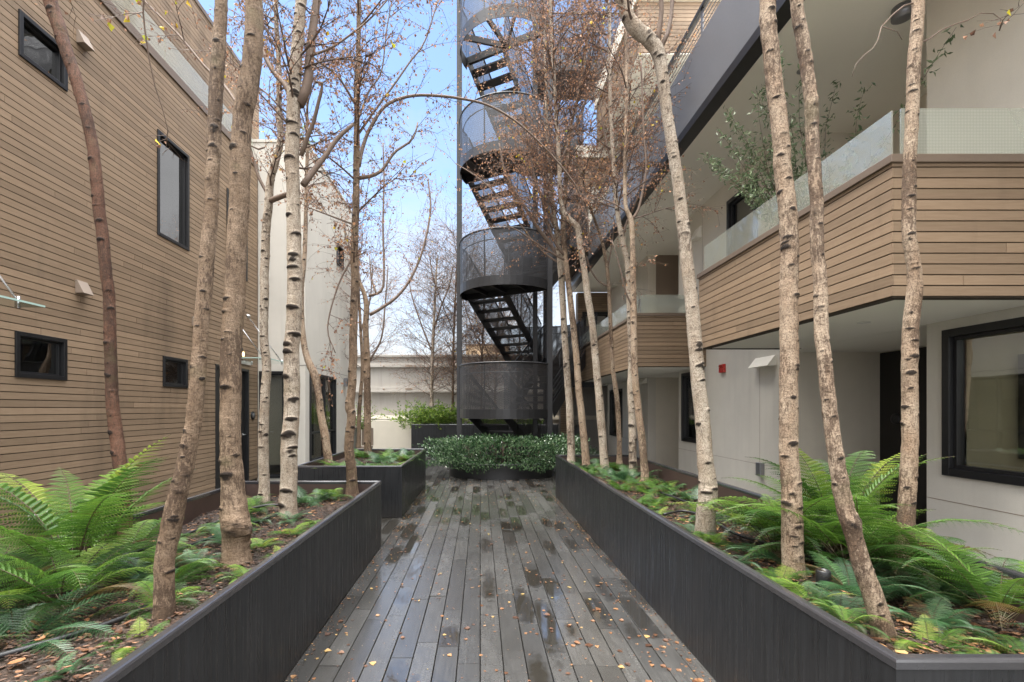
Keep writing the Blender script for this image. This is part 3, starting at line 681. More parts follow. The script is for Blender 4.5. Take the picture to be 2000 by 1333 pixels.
# fourth floor volume and far end block
U=dict(x0=3.1,x1=9,y0=9.55,y1=12.95,z0=8.5,z1=9.5)
def f(m):
    siding(m,'y',U['y0']+.012,-1,U['x0']+.0125,U['x1'],U['z0'],U['z1'],seed=21,joint=40); siding(m,'x',U['x0']+.012,-1,U['y0'],U['y1'],U['z0'],U['z1'],seed=22,joint=40)
    m.box(U['x0']+.0125,U['x1'],U['y0']+.0125,U['y1'],U['z0']+.001,U['z1'],1)
quick('upper_volume',[M['siding'],M['sidingback']],f,apt)
quick('upper_volume_soffit',M['soffit'],lambda m:m.box(U['x0']+.01,U['x1'],U['y0']+.01,U['y1'],U['z0']-.02,U['z0']-.001),apt)
quick('upper_volume_coping',M['cream'],lambda m:m.box(U['x0']-.05,U['x1'],U['y0']-.05,U['y1']+.05,U['z1']+.002,U['z1']+.45),apt)
def f(m):
    siding(m,'y',13.212,-1,2.6525,6,7.45,8.32,seed=23,joint=40); m.box(2.652,6,13.2125,16.0,5.7,8.32,1); siding(m,'x',2.652,-1,13.2,16.0,7.45,8.32,seed=24,joint=40)
quick('end_volume',[M['siding'],M['sidingback']],f,apt)
quick('end_volume_wall',M['cream'],lambda m:m.box(2.9,6,13.0,13.19,6.2,7.44),apt)
quick('end_volume_coping',M['cream'],lambda m:m.box(2.60,6,13.16,16.0,8.322,8.64),apt)
E_=YEND
def EX(px): return (px-CX)/F*E_
upw=(EX(1137),EX(1190)+.02,3.45,4.75)
def f(m):
    # end block facing the viewer: cladding above, recess with door below
    siding(m,'y',E_+.012,-1,EX(1128),5.2,2.42,5.39,[upw],seed=31); 
    m.box(EX(1128),upw[0],E_+.0125,E_+.3,2.42,5.39,1); m.box(upw[1],5.2,E_+.0125,E_+.3,2.42,5.39,1); m.box(upw[0],upw[1],E_+.0125,E_+.3,2.42,upw[2],1); m.box(upw[0],upw[1],E_+.0125,E_+.3,upw[3],5.39,1)
    siding(m,'y',E_+.012,-1,EX(1095),EX(1120),.02,2.30,seed=32); m.box(EX(1095),EX(1120),E_+.0125,E_+.3,0,2.3,1)
    siding(m,'x',EX(1120)-.012,1,E_+.302,E_+2.2,.02,2.30,seed=33)
quick('end_block_wall',[M['siding'],M['sidingback']],f,apt)
quick('end_block_soffit',M['soffit'],lambda m:m.box(EX(1095),5.2,E_-.02,E_+2.6,2.305,2.415),apt)
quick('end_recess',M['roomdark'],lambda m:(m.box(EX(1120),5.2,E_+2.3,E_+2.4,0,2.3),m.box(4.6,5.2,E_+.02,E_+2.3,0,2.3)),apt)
window(apt,'y',E_,-1,upw[0],upw[1],upw[2],upw[3],glass='mirror',fw=.09,label='bright reflecting window above the far recess')
for (px,py) in ((1365,468),(1205,560)): hood(apt,'x',XA-.001,-1,AY(px),H+(HY-py)*AY(px)/F,.24,.22,.13,'soffit')
for (px,py) in ((1497,717),(1257,750)): hood(apt,'x',XA-.001,-1,AY(px),H+(HY-py)*AY(px)/F,.50 if px>1400 else .5,.15,.14,'soffit')
al=Vector((XA,AY(1413),H+(HY-720)*AY(1413)/F))
a=quick('fire_alarm',M['red'],lambda m:m.box(al.x-.045,al.x-.001,al.y-.085,al.y+.085,al.z-.075,al.z+.07),apt,bevel=.006)
quick('strobe_lens',M['clear'],lambda m:m.box(al.x-.075,al.x-.047,al.y-.03,al.y+.05,al.z+.0,al.z+.05),a,bevel=.004)
quick('outlet_box',M['rail'],lambda m:m.box(XA-.07,XA-.001,AY(1489)-.06,AY(1489)+.06,.50,.70),apt,bevel=.006)
quick('expansion_joint',M['taupe'],lambda m:[m.box(XA-.002,XA-.0005,a,b,.665,.671) for a,b in ((-1.5,A1[0]),(A1[1],A2[0]),(A2[1],YEND))]+[m.box(XA-.002,XA-.0005,AY(1484)-.003,AY(1484)+.003,.672,2.29),m.box(XA-.002,XA-.0005,AY(1372)-.003,AY(1372)+.003,2.61,5.39)],apt)
for (x,y,z,r) in ((3.55,4.5,2.305,.05),(3.5,10.6,2.305,.05),(4.15,5.05,5.40,.0)):
    if r: quick('downlight',M['white'],lambda m:m.lathe((x,y,z),[(r*.6,0),(r,0),(r,-.006),(r*.6,-.006)],20),apt)
cl=Vector((4.10,4.72,5.40))
quick('ceiling_light',M['rail'],lambda m:m.lathe(cl,[(.09,0),(.09,-.10),(.06,-.115),(.001,-.115)],24),apt)
quick('ceiling_light',M['rail'],lambda m:m.lathe(Vector((3.7,5.6,5.40)),[(.05,0),(.05,-.01),(.001,-.011)],24),apt)
# ------------------------------------------------------------------ spiral-ended steel stair tower
tow=empty('stair_tower',(0,0,0),'charcoal steel escape stair with rounded perforated landings behind the clipped shrub','stair tower')
C1=Vector((.66,12.25,0)); ax=Vector((.49,.872,0)).normalized(); pp=Vector((-ax.y,ax.x,0)); LEN=2.45; C2=C1+ax*LEN; RD=1.17
def arc(c,dirv,r,n=20,ext=0):
    """half circle around c bulging along dirv, from +pp side to -pp side"""
    return [c+pp*(r*math.cos(t))+dirv*(r*math.sin(t)) for t in [math.pi*i/n for i in range(n+1)]]
def ribbon(m,pts,z0,z1,th,mi=0,uvs=1.0):
    """vertical curved plate with thickness"""
    u=0; n=len(pts)
    nr=[]
    for i in range(n):
        t=(pts[min(i+1,n-1)]-pts[max(i-1,0)]).normalized(); nr.append(Vector((t.y,-t.x,0)))
    for i in range(n-1):
        a,b=pts[i],pts[i+1]; L=(b-a).length
        A,B=a+nr[i]*th,b+nr[i+1]*th; z=Vector((0,0,z0)); Z=Vector((0,0,z1))
        uv=[(u,z0),(u+L,z0),(u+L,z1),(u,z1)]
        m.quad(a+z,b+z,b+Z,a+Z,mi,.5,uv,True); m.quad(B+z,A+z,A+Z,B+Z,mi,.5,[(u+L,z0),(u,z0),(u,z1),(u+L,z1)],True)
        m.quad(A+z,B+z,b+z,a+z,mi,.5,uv); m.quad(a+Z,b+Z,B+Z,A+Z,mi,.5,uv)
        u+=L
def sheet(m,pts,z0,z1):
    u=0
    for a,b in zip(pts[:-1],pts[1:]):
        L=(b-a).length; m.quad(a+Vector((0,0,z0)),b+Vector((0,0,z0)),b+Vector((0,0,z1)),a+Vector((0,0,z1)),0,.5,[(u,z0),(u+L,z0),(u+L,z1),(u,z1)],True); u+=L
def landing(c,dirv,z,floor=True,screen=True,ringw=.22):
    pts=arc(c,dirv,RD,24)
    l=quick('landing',M['steel'],lambda m:ribbon(m,pts,z-ringw,z,-.012),tow)
    if floor:
        def f(m):
            m.poly([p+Vector((0,0,z-.03)) for p in pts]); m.poly([p+Vector((0,0,z-.05)) for p in reversed(pts)])
            a,b=pts[0],pts[-1]; m.beam(a+Vector((0,0,z-.12)),b+Vector((0,0,z-.12)),.07,.16)
            for k in (-.55,0,.55): m.beam(c+pp*k+Vector((0,0,z-.10)),c+pp*k+dirv*(math.sqrt(RD*RD-k*k)-.02)+Vector((0,0,z-.10)),.05,.09)
        quick('floor_plate',M['steel'],f,l)
    else:
        def f(m):
            a,b=pts[0],pts[-1]; m.beam(a+Vector((0,0,z-.1)),b+Vector((0,0,z-.1)),.08,.18)
            for t in (.28,.5,.72):
                q=pts[int(24*t)]; m.beam(c+Vector((0,0,z-.1)),q+Vector((0,0,z-.1)),.06,.14)
        quick('roof_beam',M['steel'],f,l)
    if screen:
        quick('perforated_screen',M['perf'],lambda m:sheet(m,pts,z,z+1.06),l)
        def f(m):
            m.tube([p+Vector((0,0,z+1.08)) for p in pts],.021,8)
            inner=arc(c,dirv,RD-.09,24)[4:-4]; m.tube([p+Vector((0,0,z+.86)) for p in inner],.014,6)
            for p in inner[::5]: m.tube([p+Vector((0,0,z+.86)),p+(p-c).normalized()*.085+Vector((0,0,z+.80))],.009,6)
        quick('handrail',M['steel'],f,l)
        def f(m):
            for k in (0,6,12,18,24):
                p=pts[k]; q=c+(p-c)*.985; m.beam(q+Vector((0,0,z)),q+Vector((0,0,z+1.06)),.03,.012,up=(p-c).normalized())
        quick('baluster',M['steel'],f,l)
    return l
def flight(za,zb,side,dirn,screens=True,z_from=0.0):
    """flight between the front landing edge at height za and the rear edge at zb; side +1 = pp side"""
    w=1.02; off=pp*(side*.585)
    a=C1+off+Vector((0,0,za)); b=C2+off+Vector((0,0,zb)); n=max(3,int(round(abs(zb-za)/.19))); 
    fl=empty('stair_flight',(0,0,0)); fl.parent=tow
    for s in (-1,1):
        o=pp*(s*w/2)
        quick('stringer',M['steel'],lambda m:m.beam(a+o-Vector((0,0,.10)),b+o-Vector((0,0,.10)),.014*1.2,.27),fl)
    def f(m):
        for k in range(1,n):
            t=k/n; c=a.lerp(b,t); h=ax*.135; v=pp*(w/2-.012)
            x=Vector((0,0,-.045))
            q=[c-h-v,c+h-v,c+h+v,c-h+v]; m.poly(q); m.poly([p+x for p in reversed(q)])
            for i in range(4): m.quad(q[i]+x,q[(i+1)%4]+x,q[(i+1)%4],q[i])
    quick('treads',M['steel'],f,fl)
    if screens:
        for s in (-1,1):
            o=pp*(s*(w/2+.012))
            def f(m):
                K=6
                for k in range(K):
                    p=a.lerp(b,k/K)+o; q=a.lerp(b,(k+1)/K)+o; L=(Vector((q.x-p.x,q.y-p.y,0))).length
                    m.quad(p+Vector((0,0,.03)),q+Vector((0,0,.03)),q+Vector((0,0,.98)),p+Vector((0,0,.98)),0,.5,[(k*L,p.z),(k*L+L,q.z),(k*L+L,q.z+.95),(k*L,p.z+.95)])
            quick('perforated_screen',M['perf'],f,fl)
            def f(m):
                m.tube([a+o+Vector((0,0,1.0)),b+o+Vector((0,0,1.0))],.019,8); i=-pp*(s*.07); m.tube([a+o+i+Vector((0,0,.86)),b+o+i+Vector((0,0,.86))],.013,6)
                for t in (0,.33,.66,1): m.tube([a.lerp(b,t)+o+Vector((0,0,-.1)),a.lerp(b,t)+o+Vector((0,0,1.0))],.011,6)
            quick('handrail',M['steel'],f,fl)
Fz=[1.50,4.57,7.65]; Rz=[3.03,6.1,9.17]
for z in Fz: landing(C1,-ax,z)
for z in Rz: landing(C2,ax,z)
landing(C1,-ax,10.75,floor=False,screen=True,ringw=.30)
flight(1.50,.10,1,0)
for i in range(3):
    flight(Fz[i],Rz[i],-1,0)                       # up to the rear landing
    flight((Fz+[10.72])[i+1],Rz[i],1,0)            # and on to the next front landing
def post(p,z1,w=.13): quick('post',M['steel'],lambda m:m.box(p.x-w/2,p.x+w/2,p.y-w/2,p.y+w/2,.002,z1),tow,bevel=.004)
post(Vector((-.53,12.35,0)),13.2); post(Vector((1.655,11.62,0)),13.2); post(Vector((1.49,13.2,0)),13.2,.12); post(Vector((2.1,15.75,0)),13.2,.12)
def bridge(x0,x1,y0,y1,z,top=1.05):
    b=quick('bridge',M['steel'],lambda m:m.box(x0,x1,y0,y1,z-.22,z),tow)
    quick('perforated_screen',M['perf'],lambda m:sheet(m,[Vector((x0,y0,0)),Vector((x1,y0,0))],z,z+top),b)
    quick('perforated_screen',M['perf'],lambda m:sheet(m,[Vector((x0,y1,0)),Vector((x1,y1,0))],z,z+top),b)
    quick('handrail',M['steel'],lambda m:(m.tube([(x0,y0,z+top),(x1,y0,z+top)],.02,8),m.tube([(x0,y1,z+top),(x1,y1,z+top)],.02,8)),b)
bridge(2.35,3.6,13.1,14.5,6.1); bridge(1.5,5.0,12.95,14.2,10.75,1.3); 
# side stair dropping from the first-floor gallery to the lowest landing
def f(m):
    a=Vector((3.42,14.3,3.55)); b=Vector((1.75,11.75,1.45)); m.beam(a,b,.02,.34)
    for k in range(4): m.tube([a+Vector((0,0,.3+k*.14)),b+Vector((0,0,.3+k*.14))],.011,6)
    m.tube([a+Vector((0,0,.15)),a+Vector((0,0,.80))],.02,8)
quick('side_stringer',M['steel'],f,tow)
quick('gallery_panel',M['steel'],lambda m:m.box(1.75,3.55,14.35,14.40,2.15,2.98),tow)
quick('gallery_screen',M['perf'],lambda m:sheet(m,[Vector((1.9,14.3,0)),Vector((3.2,14.3,0))],3.0,3.95),tow)

# ------------------------------------------------------------------ oval shrub planter
oc=Vector((.47,11.05,0)); 
sp=empty('oval_planter',oc,'low black oval planter under a wide clipped shrub','planter')
def f(m):
    n=56; P0=[]
    prof=[(1.0,.004),(1.0,.27),(1.02,.30),(1.02,.33),(.975,.33),(.975,.20)]
    for s,z in prof:
        for k in range(n):
            a=2*math.pi*k/n; m.v.append((1.18*s*math.cos(a),.72*s*math.sin(a),z))
    for i in range(len(prof)-1):
        for k in range(n):
            k2=(k+1)%n; m.face((i*n+k,i*n+k2,(i+1)*n+k2,(i+1)*n+k),0,.5,None,True)
    m.face(tuple((len(prof)-1)*n+k for k in range(n)))
quick('basin',M['black'],f,sp)
# ------------------------------------------------------------------ foliage tools (numpy)
def leaf_cloud(m, pts, size, rr, jit=.5, shape=1.0, down=0.0, rlo=0,rhi=1, normal=None, fold=.25, tri6=False):
    """pts: list of positions; adds one pointed, folded leaf at each"""
    for p in pts:
        s=size*rr.uniform(1-jit*.5,1+jit*.5)
        d=Vector((rr.gauss(0,1),rr.gauss(0,1),rr.gauss(0,1)-down)); 
        if d.length<1e-3: continue
        d.normalize()
        if normal is not None: d=(d*.6+normal(p)*.9).normalized()
        w=d.orthogonal().normalized(); w.rotate(__import__('mathutils').Quaternion(d,rr.uniform(0,6.28))); nn=d.cross(w)
        r=rr.uniform(rlo,rhi); b=len(m.v); p=Vector(p); hw=s*.34*shape
        m.v+=[tuple(p),tuple(p+d*s*.45+w*hw+nn*s*fold*.4),tuple(p+d*s+nn*s*-.1),tuple(p+d*s*.45-w*hw+nn*s*fold*.4)]
        m.face((b,b+1,b+2),0,r); m.face((b,b+2,b+3),0,r)
# ---- birch trunks
def smooth_path(pts, rad, step):
    """Catmull-Rom resample to about step metres"""
    P_=[pts[0]*2-pts[1]]+list(pts)+[pts[-1]*2-pts[-2]]; out=[]; ro=[]
    for i in range(1,len(P_)-2):
        a,b,c,d=P_[i-1:i+3]; L=(c-b).length; n=max(1,int(L/step))
        for k in range(n):
            t=k/n; q=.5*((2*b)+(c-a)*t+(2*a-5*b+4*c-d)*t*t+(3*b-a-3*c+d)*t**3)
            out.append(q); ro.append(rad[i-1]*(1-t)+rad[i]*t)
    out.append(pts[-1]); ro.append(rad[-1]); return out,ro
def trunk_mesh(name, path, rad, mat, parent, rr, sides=14, step=.02, knots=None, kn_size=1.0):
    pts,ra=smooth_path(path,rad,step); n=len(pts); C=np.array([tuple(p) for p in pts]); Rr=np.array(ra)
    wob=np.cumsum(NPR.normal(0,.0006,(n,2)),axis=0); wob-=np.linspace(0,1,n)[:,None]*wob[-1]; C[:,0]+=wob[:,0]; C[:,1]+=wob[:,1]
    T=np.gradient(C,axis=0); T/=np.linalg.norm(T,axis=1)[:,None]+1e-9
    ref=np.array([1.0,0,0]); v=np.concatenate(([0],np.cumsum(np.linalg.norm(np.diff(C,axis=0),axis=1))))
    e1=ref-T*(T@ref)[:,None]; e1/=np.linalg.norm(e1,axis=1)[:,None]; e2=np.cross(T,e1)
    ang=np.linspace(0,2*math.pi,sides,endpoint=False)
    A,V=np.meshgrid(ang,v); RR=np.repeat(Rr[:,None],sides,1); scar=np.zeros_like(A); disp=np.zeros_like(A)
    # lumpy section
    for k in range(5):
        ph=rr.uniform(0,6.28); fq=rr.choice((1,2,3)); fv=rr.uniform(3,14); disp+=.018*np.cos(fq*A+ph+V*fv*.3)*np.sin(V*fv+ph)
    H_=v[-1]; z=rr.uniform(.02,.12); r0=max(rad)
    while z<H_:
        a0=rr.choice((rr.uniform(-2.6,-.5),rr.uniform(-2.6,-.5),rr.uniform(-3.1,3.1)))  # ring index angle; -pi/2 faces the viewer
        rloc=float(np.interp(z,v,Rr)); s=rr.choice((.45,.55,.7,.85,1.0))*rr.uniform(.85,1.15)*kn_size; du=(np.angle(np.exp(1j*(A-a0))))*rloc; dv=V-z
        wd=s*max(.008,rloc*.72); hh=wd*rr.uniform(.22,.40)
        arch=dv-(-rr.uniform(.3,1.3)*(np.minimum(np.abs(du/wd),1.6))**1.5*hh+rr.uniform(-.25,.25)*hh*np.clip(du/wd,-1.5,1.5))            # eyebrow curve
        k=np.exp(-(arch/hh)**2*1.3)*np.exp(-(du/wd)**4)
        below=np.exp(-((dv+hh*1.2)/(hh*1.1))**2)*np.exp(-(du/(wd*.55))**2)
        scar=np.maximum(scar,np.maximum(k*rr.uniform(.55,1.0),below*rr.uniform(.3,.8)))
        disp+=.12*s*k-.08*below*s+.03*s*np.exp(-(dv/(wd*1.3))**2)*np.exp(-(du/(wd*1.5))**2)
        z+=rloc*rr.choice((rr.uniform(.3,1.0),rr.uniform(.9,2.2),rr.uniform(2.0,4.0)))
    if knots:
        for (kz,ka,ks) in knots:
            rloc=float(np.interp(kz,v,Rr)); du=(np.angle(np.exp(1j*(A-ka))))*rloc; dv=V-kz; g=np.exp(-(dv/(.05*ks))**2)*np.exp(-(du/(.05*ks))**2); scar=np.maximum(scar,g*.62*(.6+.4*np.sin(A*5+V*90))); disp+=.42*g*(1+.5*np.sin(A*9+V*160)*np.cos(V*230))
    RR=RR*(1+disp+.012*np.sin(A*7+V*60)+NPR.normal(0,.006,A.shape))
    RR=RR*(1+.30*np.exp(-np.maximum(V-.06,0)/.05)*(1+.35*np.sin(A*3+rr.uniform(0,6))+.2*np.sin(A*5)))
    co=C[:,None,:]+RR[:,:,None]*(np.cos(A)[:,:,None]*e1[:,None,:]+np.sin(A)[:,:,None]*e2[:,None,:])
    me=bpy.data.meshes.new(name); me.vertices.add(n*sides); me.vertices.foreach_set('co',co.astype(np.float32).ravel())
    I=np.arange(n-1)[:,None]*sides; K=np.arange(sides)[None,:]; K2=(K+1)%sides
    q=np.stack([I+K,I+K2,I+sides+K2,I+sides+K],axis=2).reshape(-1,4).astype(np.int32); nf=len(q)
    me.loops.add(nf*4); me.polygons.add(nf); me.loops.foreach_set('vertex_index',q.ravel()); me.polygons.foreach_set('loop_start',np.arange(0,nf*4,4,dtype=np.int32)); me.polygons.foreach_set('use_smooth',np.ones(nf,dtype=bool))
    at=me.attributes.new('scar','FLOAT','POINT'); at.data.foreach_set('value',scar.astype(np.float32).ravel())
    uvl=me.uv_layers.new(name='UVMap'); uu=np.stack([K+0*I,K+1+0*I,K+1+0*I,K+0*I],axis=2).reshape(-1,4)/sides; vv=np.repeat(np.stack([v[:-1],v[:-1],v[1:],v[1:]],axis=1),sides,axis=0)
    uvl.data.foreach_set('uv',np.stack([uu*2*math.pi*.06,vv],axis=2).astype(np.float32).ravel())
    me.update(calc_edges=True); me.materials.append(mat)
    o=bpy.data.objects.new(name,me); col.objects.link(o); o.parent=parent; return o
# ---- branching
def grow(mb, lf, p, d, L, r, depth, rr, leafy, pend=.0, leaf_pts=None, segs=5):
    """one shoot with side shoots; mb gets tubes, leaf_pts gets leaf positions"""
    pts=[p.copy()]; q=p.copy(); d=d.normalized(); st=L/segs; kids=[]
    for k in range(segs):
        d=(d+Vector((rr.gauss(0,.13),rr.gauss(0,.13),rr.gauss(0,.09)-pend*(k/segs)))).normalized(); q=q+d*st; pts.append(q.copy())
        kids.append((q.copy(),d.copy(),k))
    rad=[max(.0011,r*(1-.8*i/segs)) for i in range(segs+1)]
    mb.tube(pts,rad,3 if r<.006 else 5,cap=False)
    if depth>0:
        for (q,dd,k) in kids:
            nk=rr.choice((1,2,2)) if depth>1 else rr.choice((1,1,2))
            for _ in range(nk):
                w=Vector((rr.gauss(0,1),rr.gauss(0,1),rr.gauss(0,.6))); w=(w-dd*w.dot(dd)); 
                if w.length<.01: continue
                w.normalize(); nd=(dd*rr.uniform(.7,1.1)+w*rr.uniform(.6,1.0)+Vector((0,0,.12)))
                grow(mb,lf,q,nd,L*rr.uniform(.32,.62),r*.48,depth-1,rr,leafy,pend,leaf_pts,4)
    if depth<=1:
        nl=int(leafy*L*rr.uniform(.4,1.6)+rr.random())
        for _ in range(nl):
            i=rr.randrange(1,len(pts)); t=rr.random(); leaf_pts.append(pts[i-1].lerp(pts[i],t)+Vector((rr.gauss(0,.012),rr.gauss(0,.012),-.01)))
bark_by={'pale':'bark_pale','tan':'bark_tan','red':'bark_red','brown':'bark_brown'}
def birch(label, Y, path, bark, seed, limbs=(), crown=None, top=1.2, dY=0.0, sides=14, step=.02, knots=None, leafsize=.027, lean=None, kn=1.0, group='slender birch trees growing in the planters', wf=.95):
    """path: photo outline points (px,py,width px) from base up; Y distance; limbs: [(pts,w0,w1,dy)]; crown: dict"""
    rr=random.Random(seed); n=len(path); pts=[]; rad=[]
    for i,(x,y,w) in enumerate(path):
        yy=Y+dY*i/(n-1); pts.append(P(x,y,yy)); rad.append(w/F*yy/2*(1+(wf-1)*min(1,i/4)))
    pts[0]=pts[0]+Vector((0,0,-.06)); 
    base=pts[0].copy(); base.z=max(0,base.z)
    # carry the stem on above the picture
    d=(pts[-1]-pts[-2]).normalized(); q=pts[-1].copy(); r=rad[-1]; k=0
    L0=len(pts)
    while top>0 and q.z<pts[L0-1].z+top:
        d=(d+Vector((rr.gauss(0,.05),rr.gauss(0,.05),.12))).normalized(); q=q+d*.4; r=max(.006,r*.9); pts.append(q.copy()); rad.append(r)
    if top>0: rad[-1]=.005
    root=empty('birch_tree',base,label,'birch tree',group)
    loc=[p-base for p in pts]
    tr=trunk_mesh('trunk',loc,rad,M[bark_by[bark]],root,rr,sides,step,knots,kn)
    rad[0]*=1.15
    big=MB(); tw=MB(); lp=[]
    for (lp_,a,b,dy) in limbs:
        m_=len(lp_); lpts=[P(x,y,Y+dY*.5+dy*i/(m_-1))-base for i,(x,y) in enumerate(lp_)]
        lr=[(a+(b-a)*i/(m_-1))/F*Y/2 for i in range(m_)]
        sp_,sr_=smooth_path(lpts,lr,.07); big.tube(sp_,sr_,7,cap=True)
        if crown:
            for i in range(3,len(sp_)):
                if rr.random()<crown.get('ld',.35):
                    dd=(sp_[i]-sp_[i-1]).normalized(); w=Vector((rr.gauss(0,1),rr.gauss(0,1),rr.gauss(.3,.7))).normalized()
                    grow(tw,None,sp_[i],dd*.6+w*.8,rr.uniform(.25,.75)*crown.get('len',1),.0042,1,rr,crown['leafy'],crown.get('pend',.12),lp)
    if crown:
        sp_,sr_=smooth_path(loc,rad,.1)
        for i in range(2,len(sp_)):
            z=sp_[i].z+base.z
            if z<crown['z0'] or z>crown.get('z1',99): continue
            t=(z-crown['z0'])/4
            for _ in range(crown.get('n',1)):
                if rr.random()<crown.get('den',.5):
                    a=rr.uniform(0,6.28); up=rr.uniform(.35,1.1)
                    grow(big if False else tw,None,sp_[i],Vector((math.cos(a),math.sin(a),up)),rr.uniform(.6,1.25)*crown.get('len',1),min(.011,sr_[i]*.45+.002),crown.get('depth',2),rr,crown['leafy'],crown.get('pend',.12),lp)
    if big.v: big.build('limb',M['limb'] if bark!='pale' else M['limb'],root)
    if tw.v: tw.build('twigs',M['twig'],root)
    if lp:
        lm=MB(); leaf_cloud(lm,lp,leafsize,rr,.9,1.1,down=1.2,fold=.5,rhi=.945 if rr.random()<.97 else 1)
        yl=rr.sample(lp,max(2,int(len(lp)*.006)))+[q for q in lp if base.y<3.2 and rr.random()<.22]; leaf_cloud(lm,yl,leafsize*1.5,rr,.5,1.3,down=1,fold=.4,rlo=.95); lm.build('foliage',M['leafdry'],root)
    return root,len(lp)
NL=0
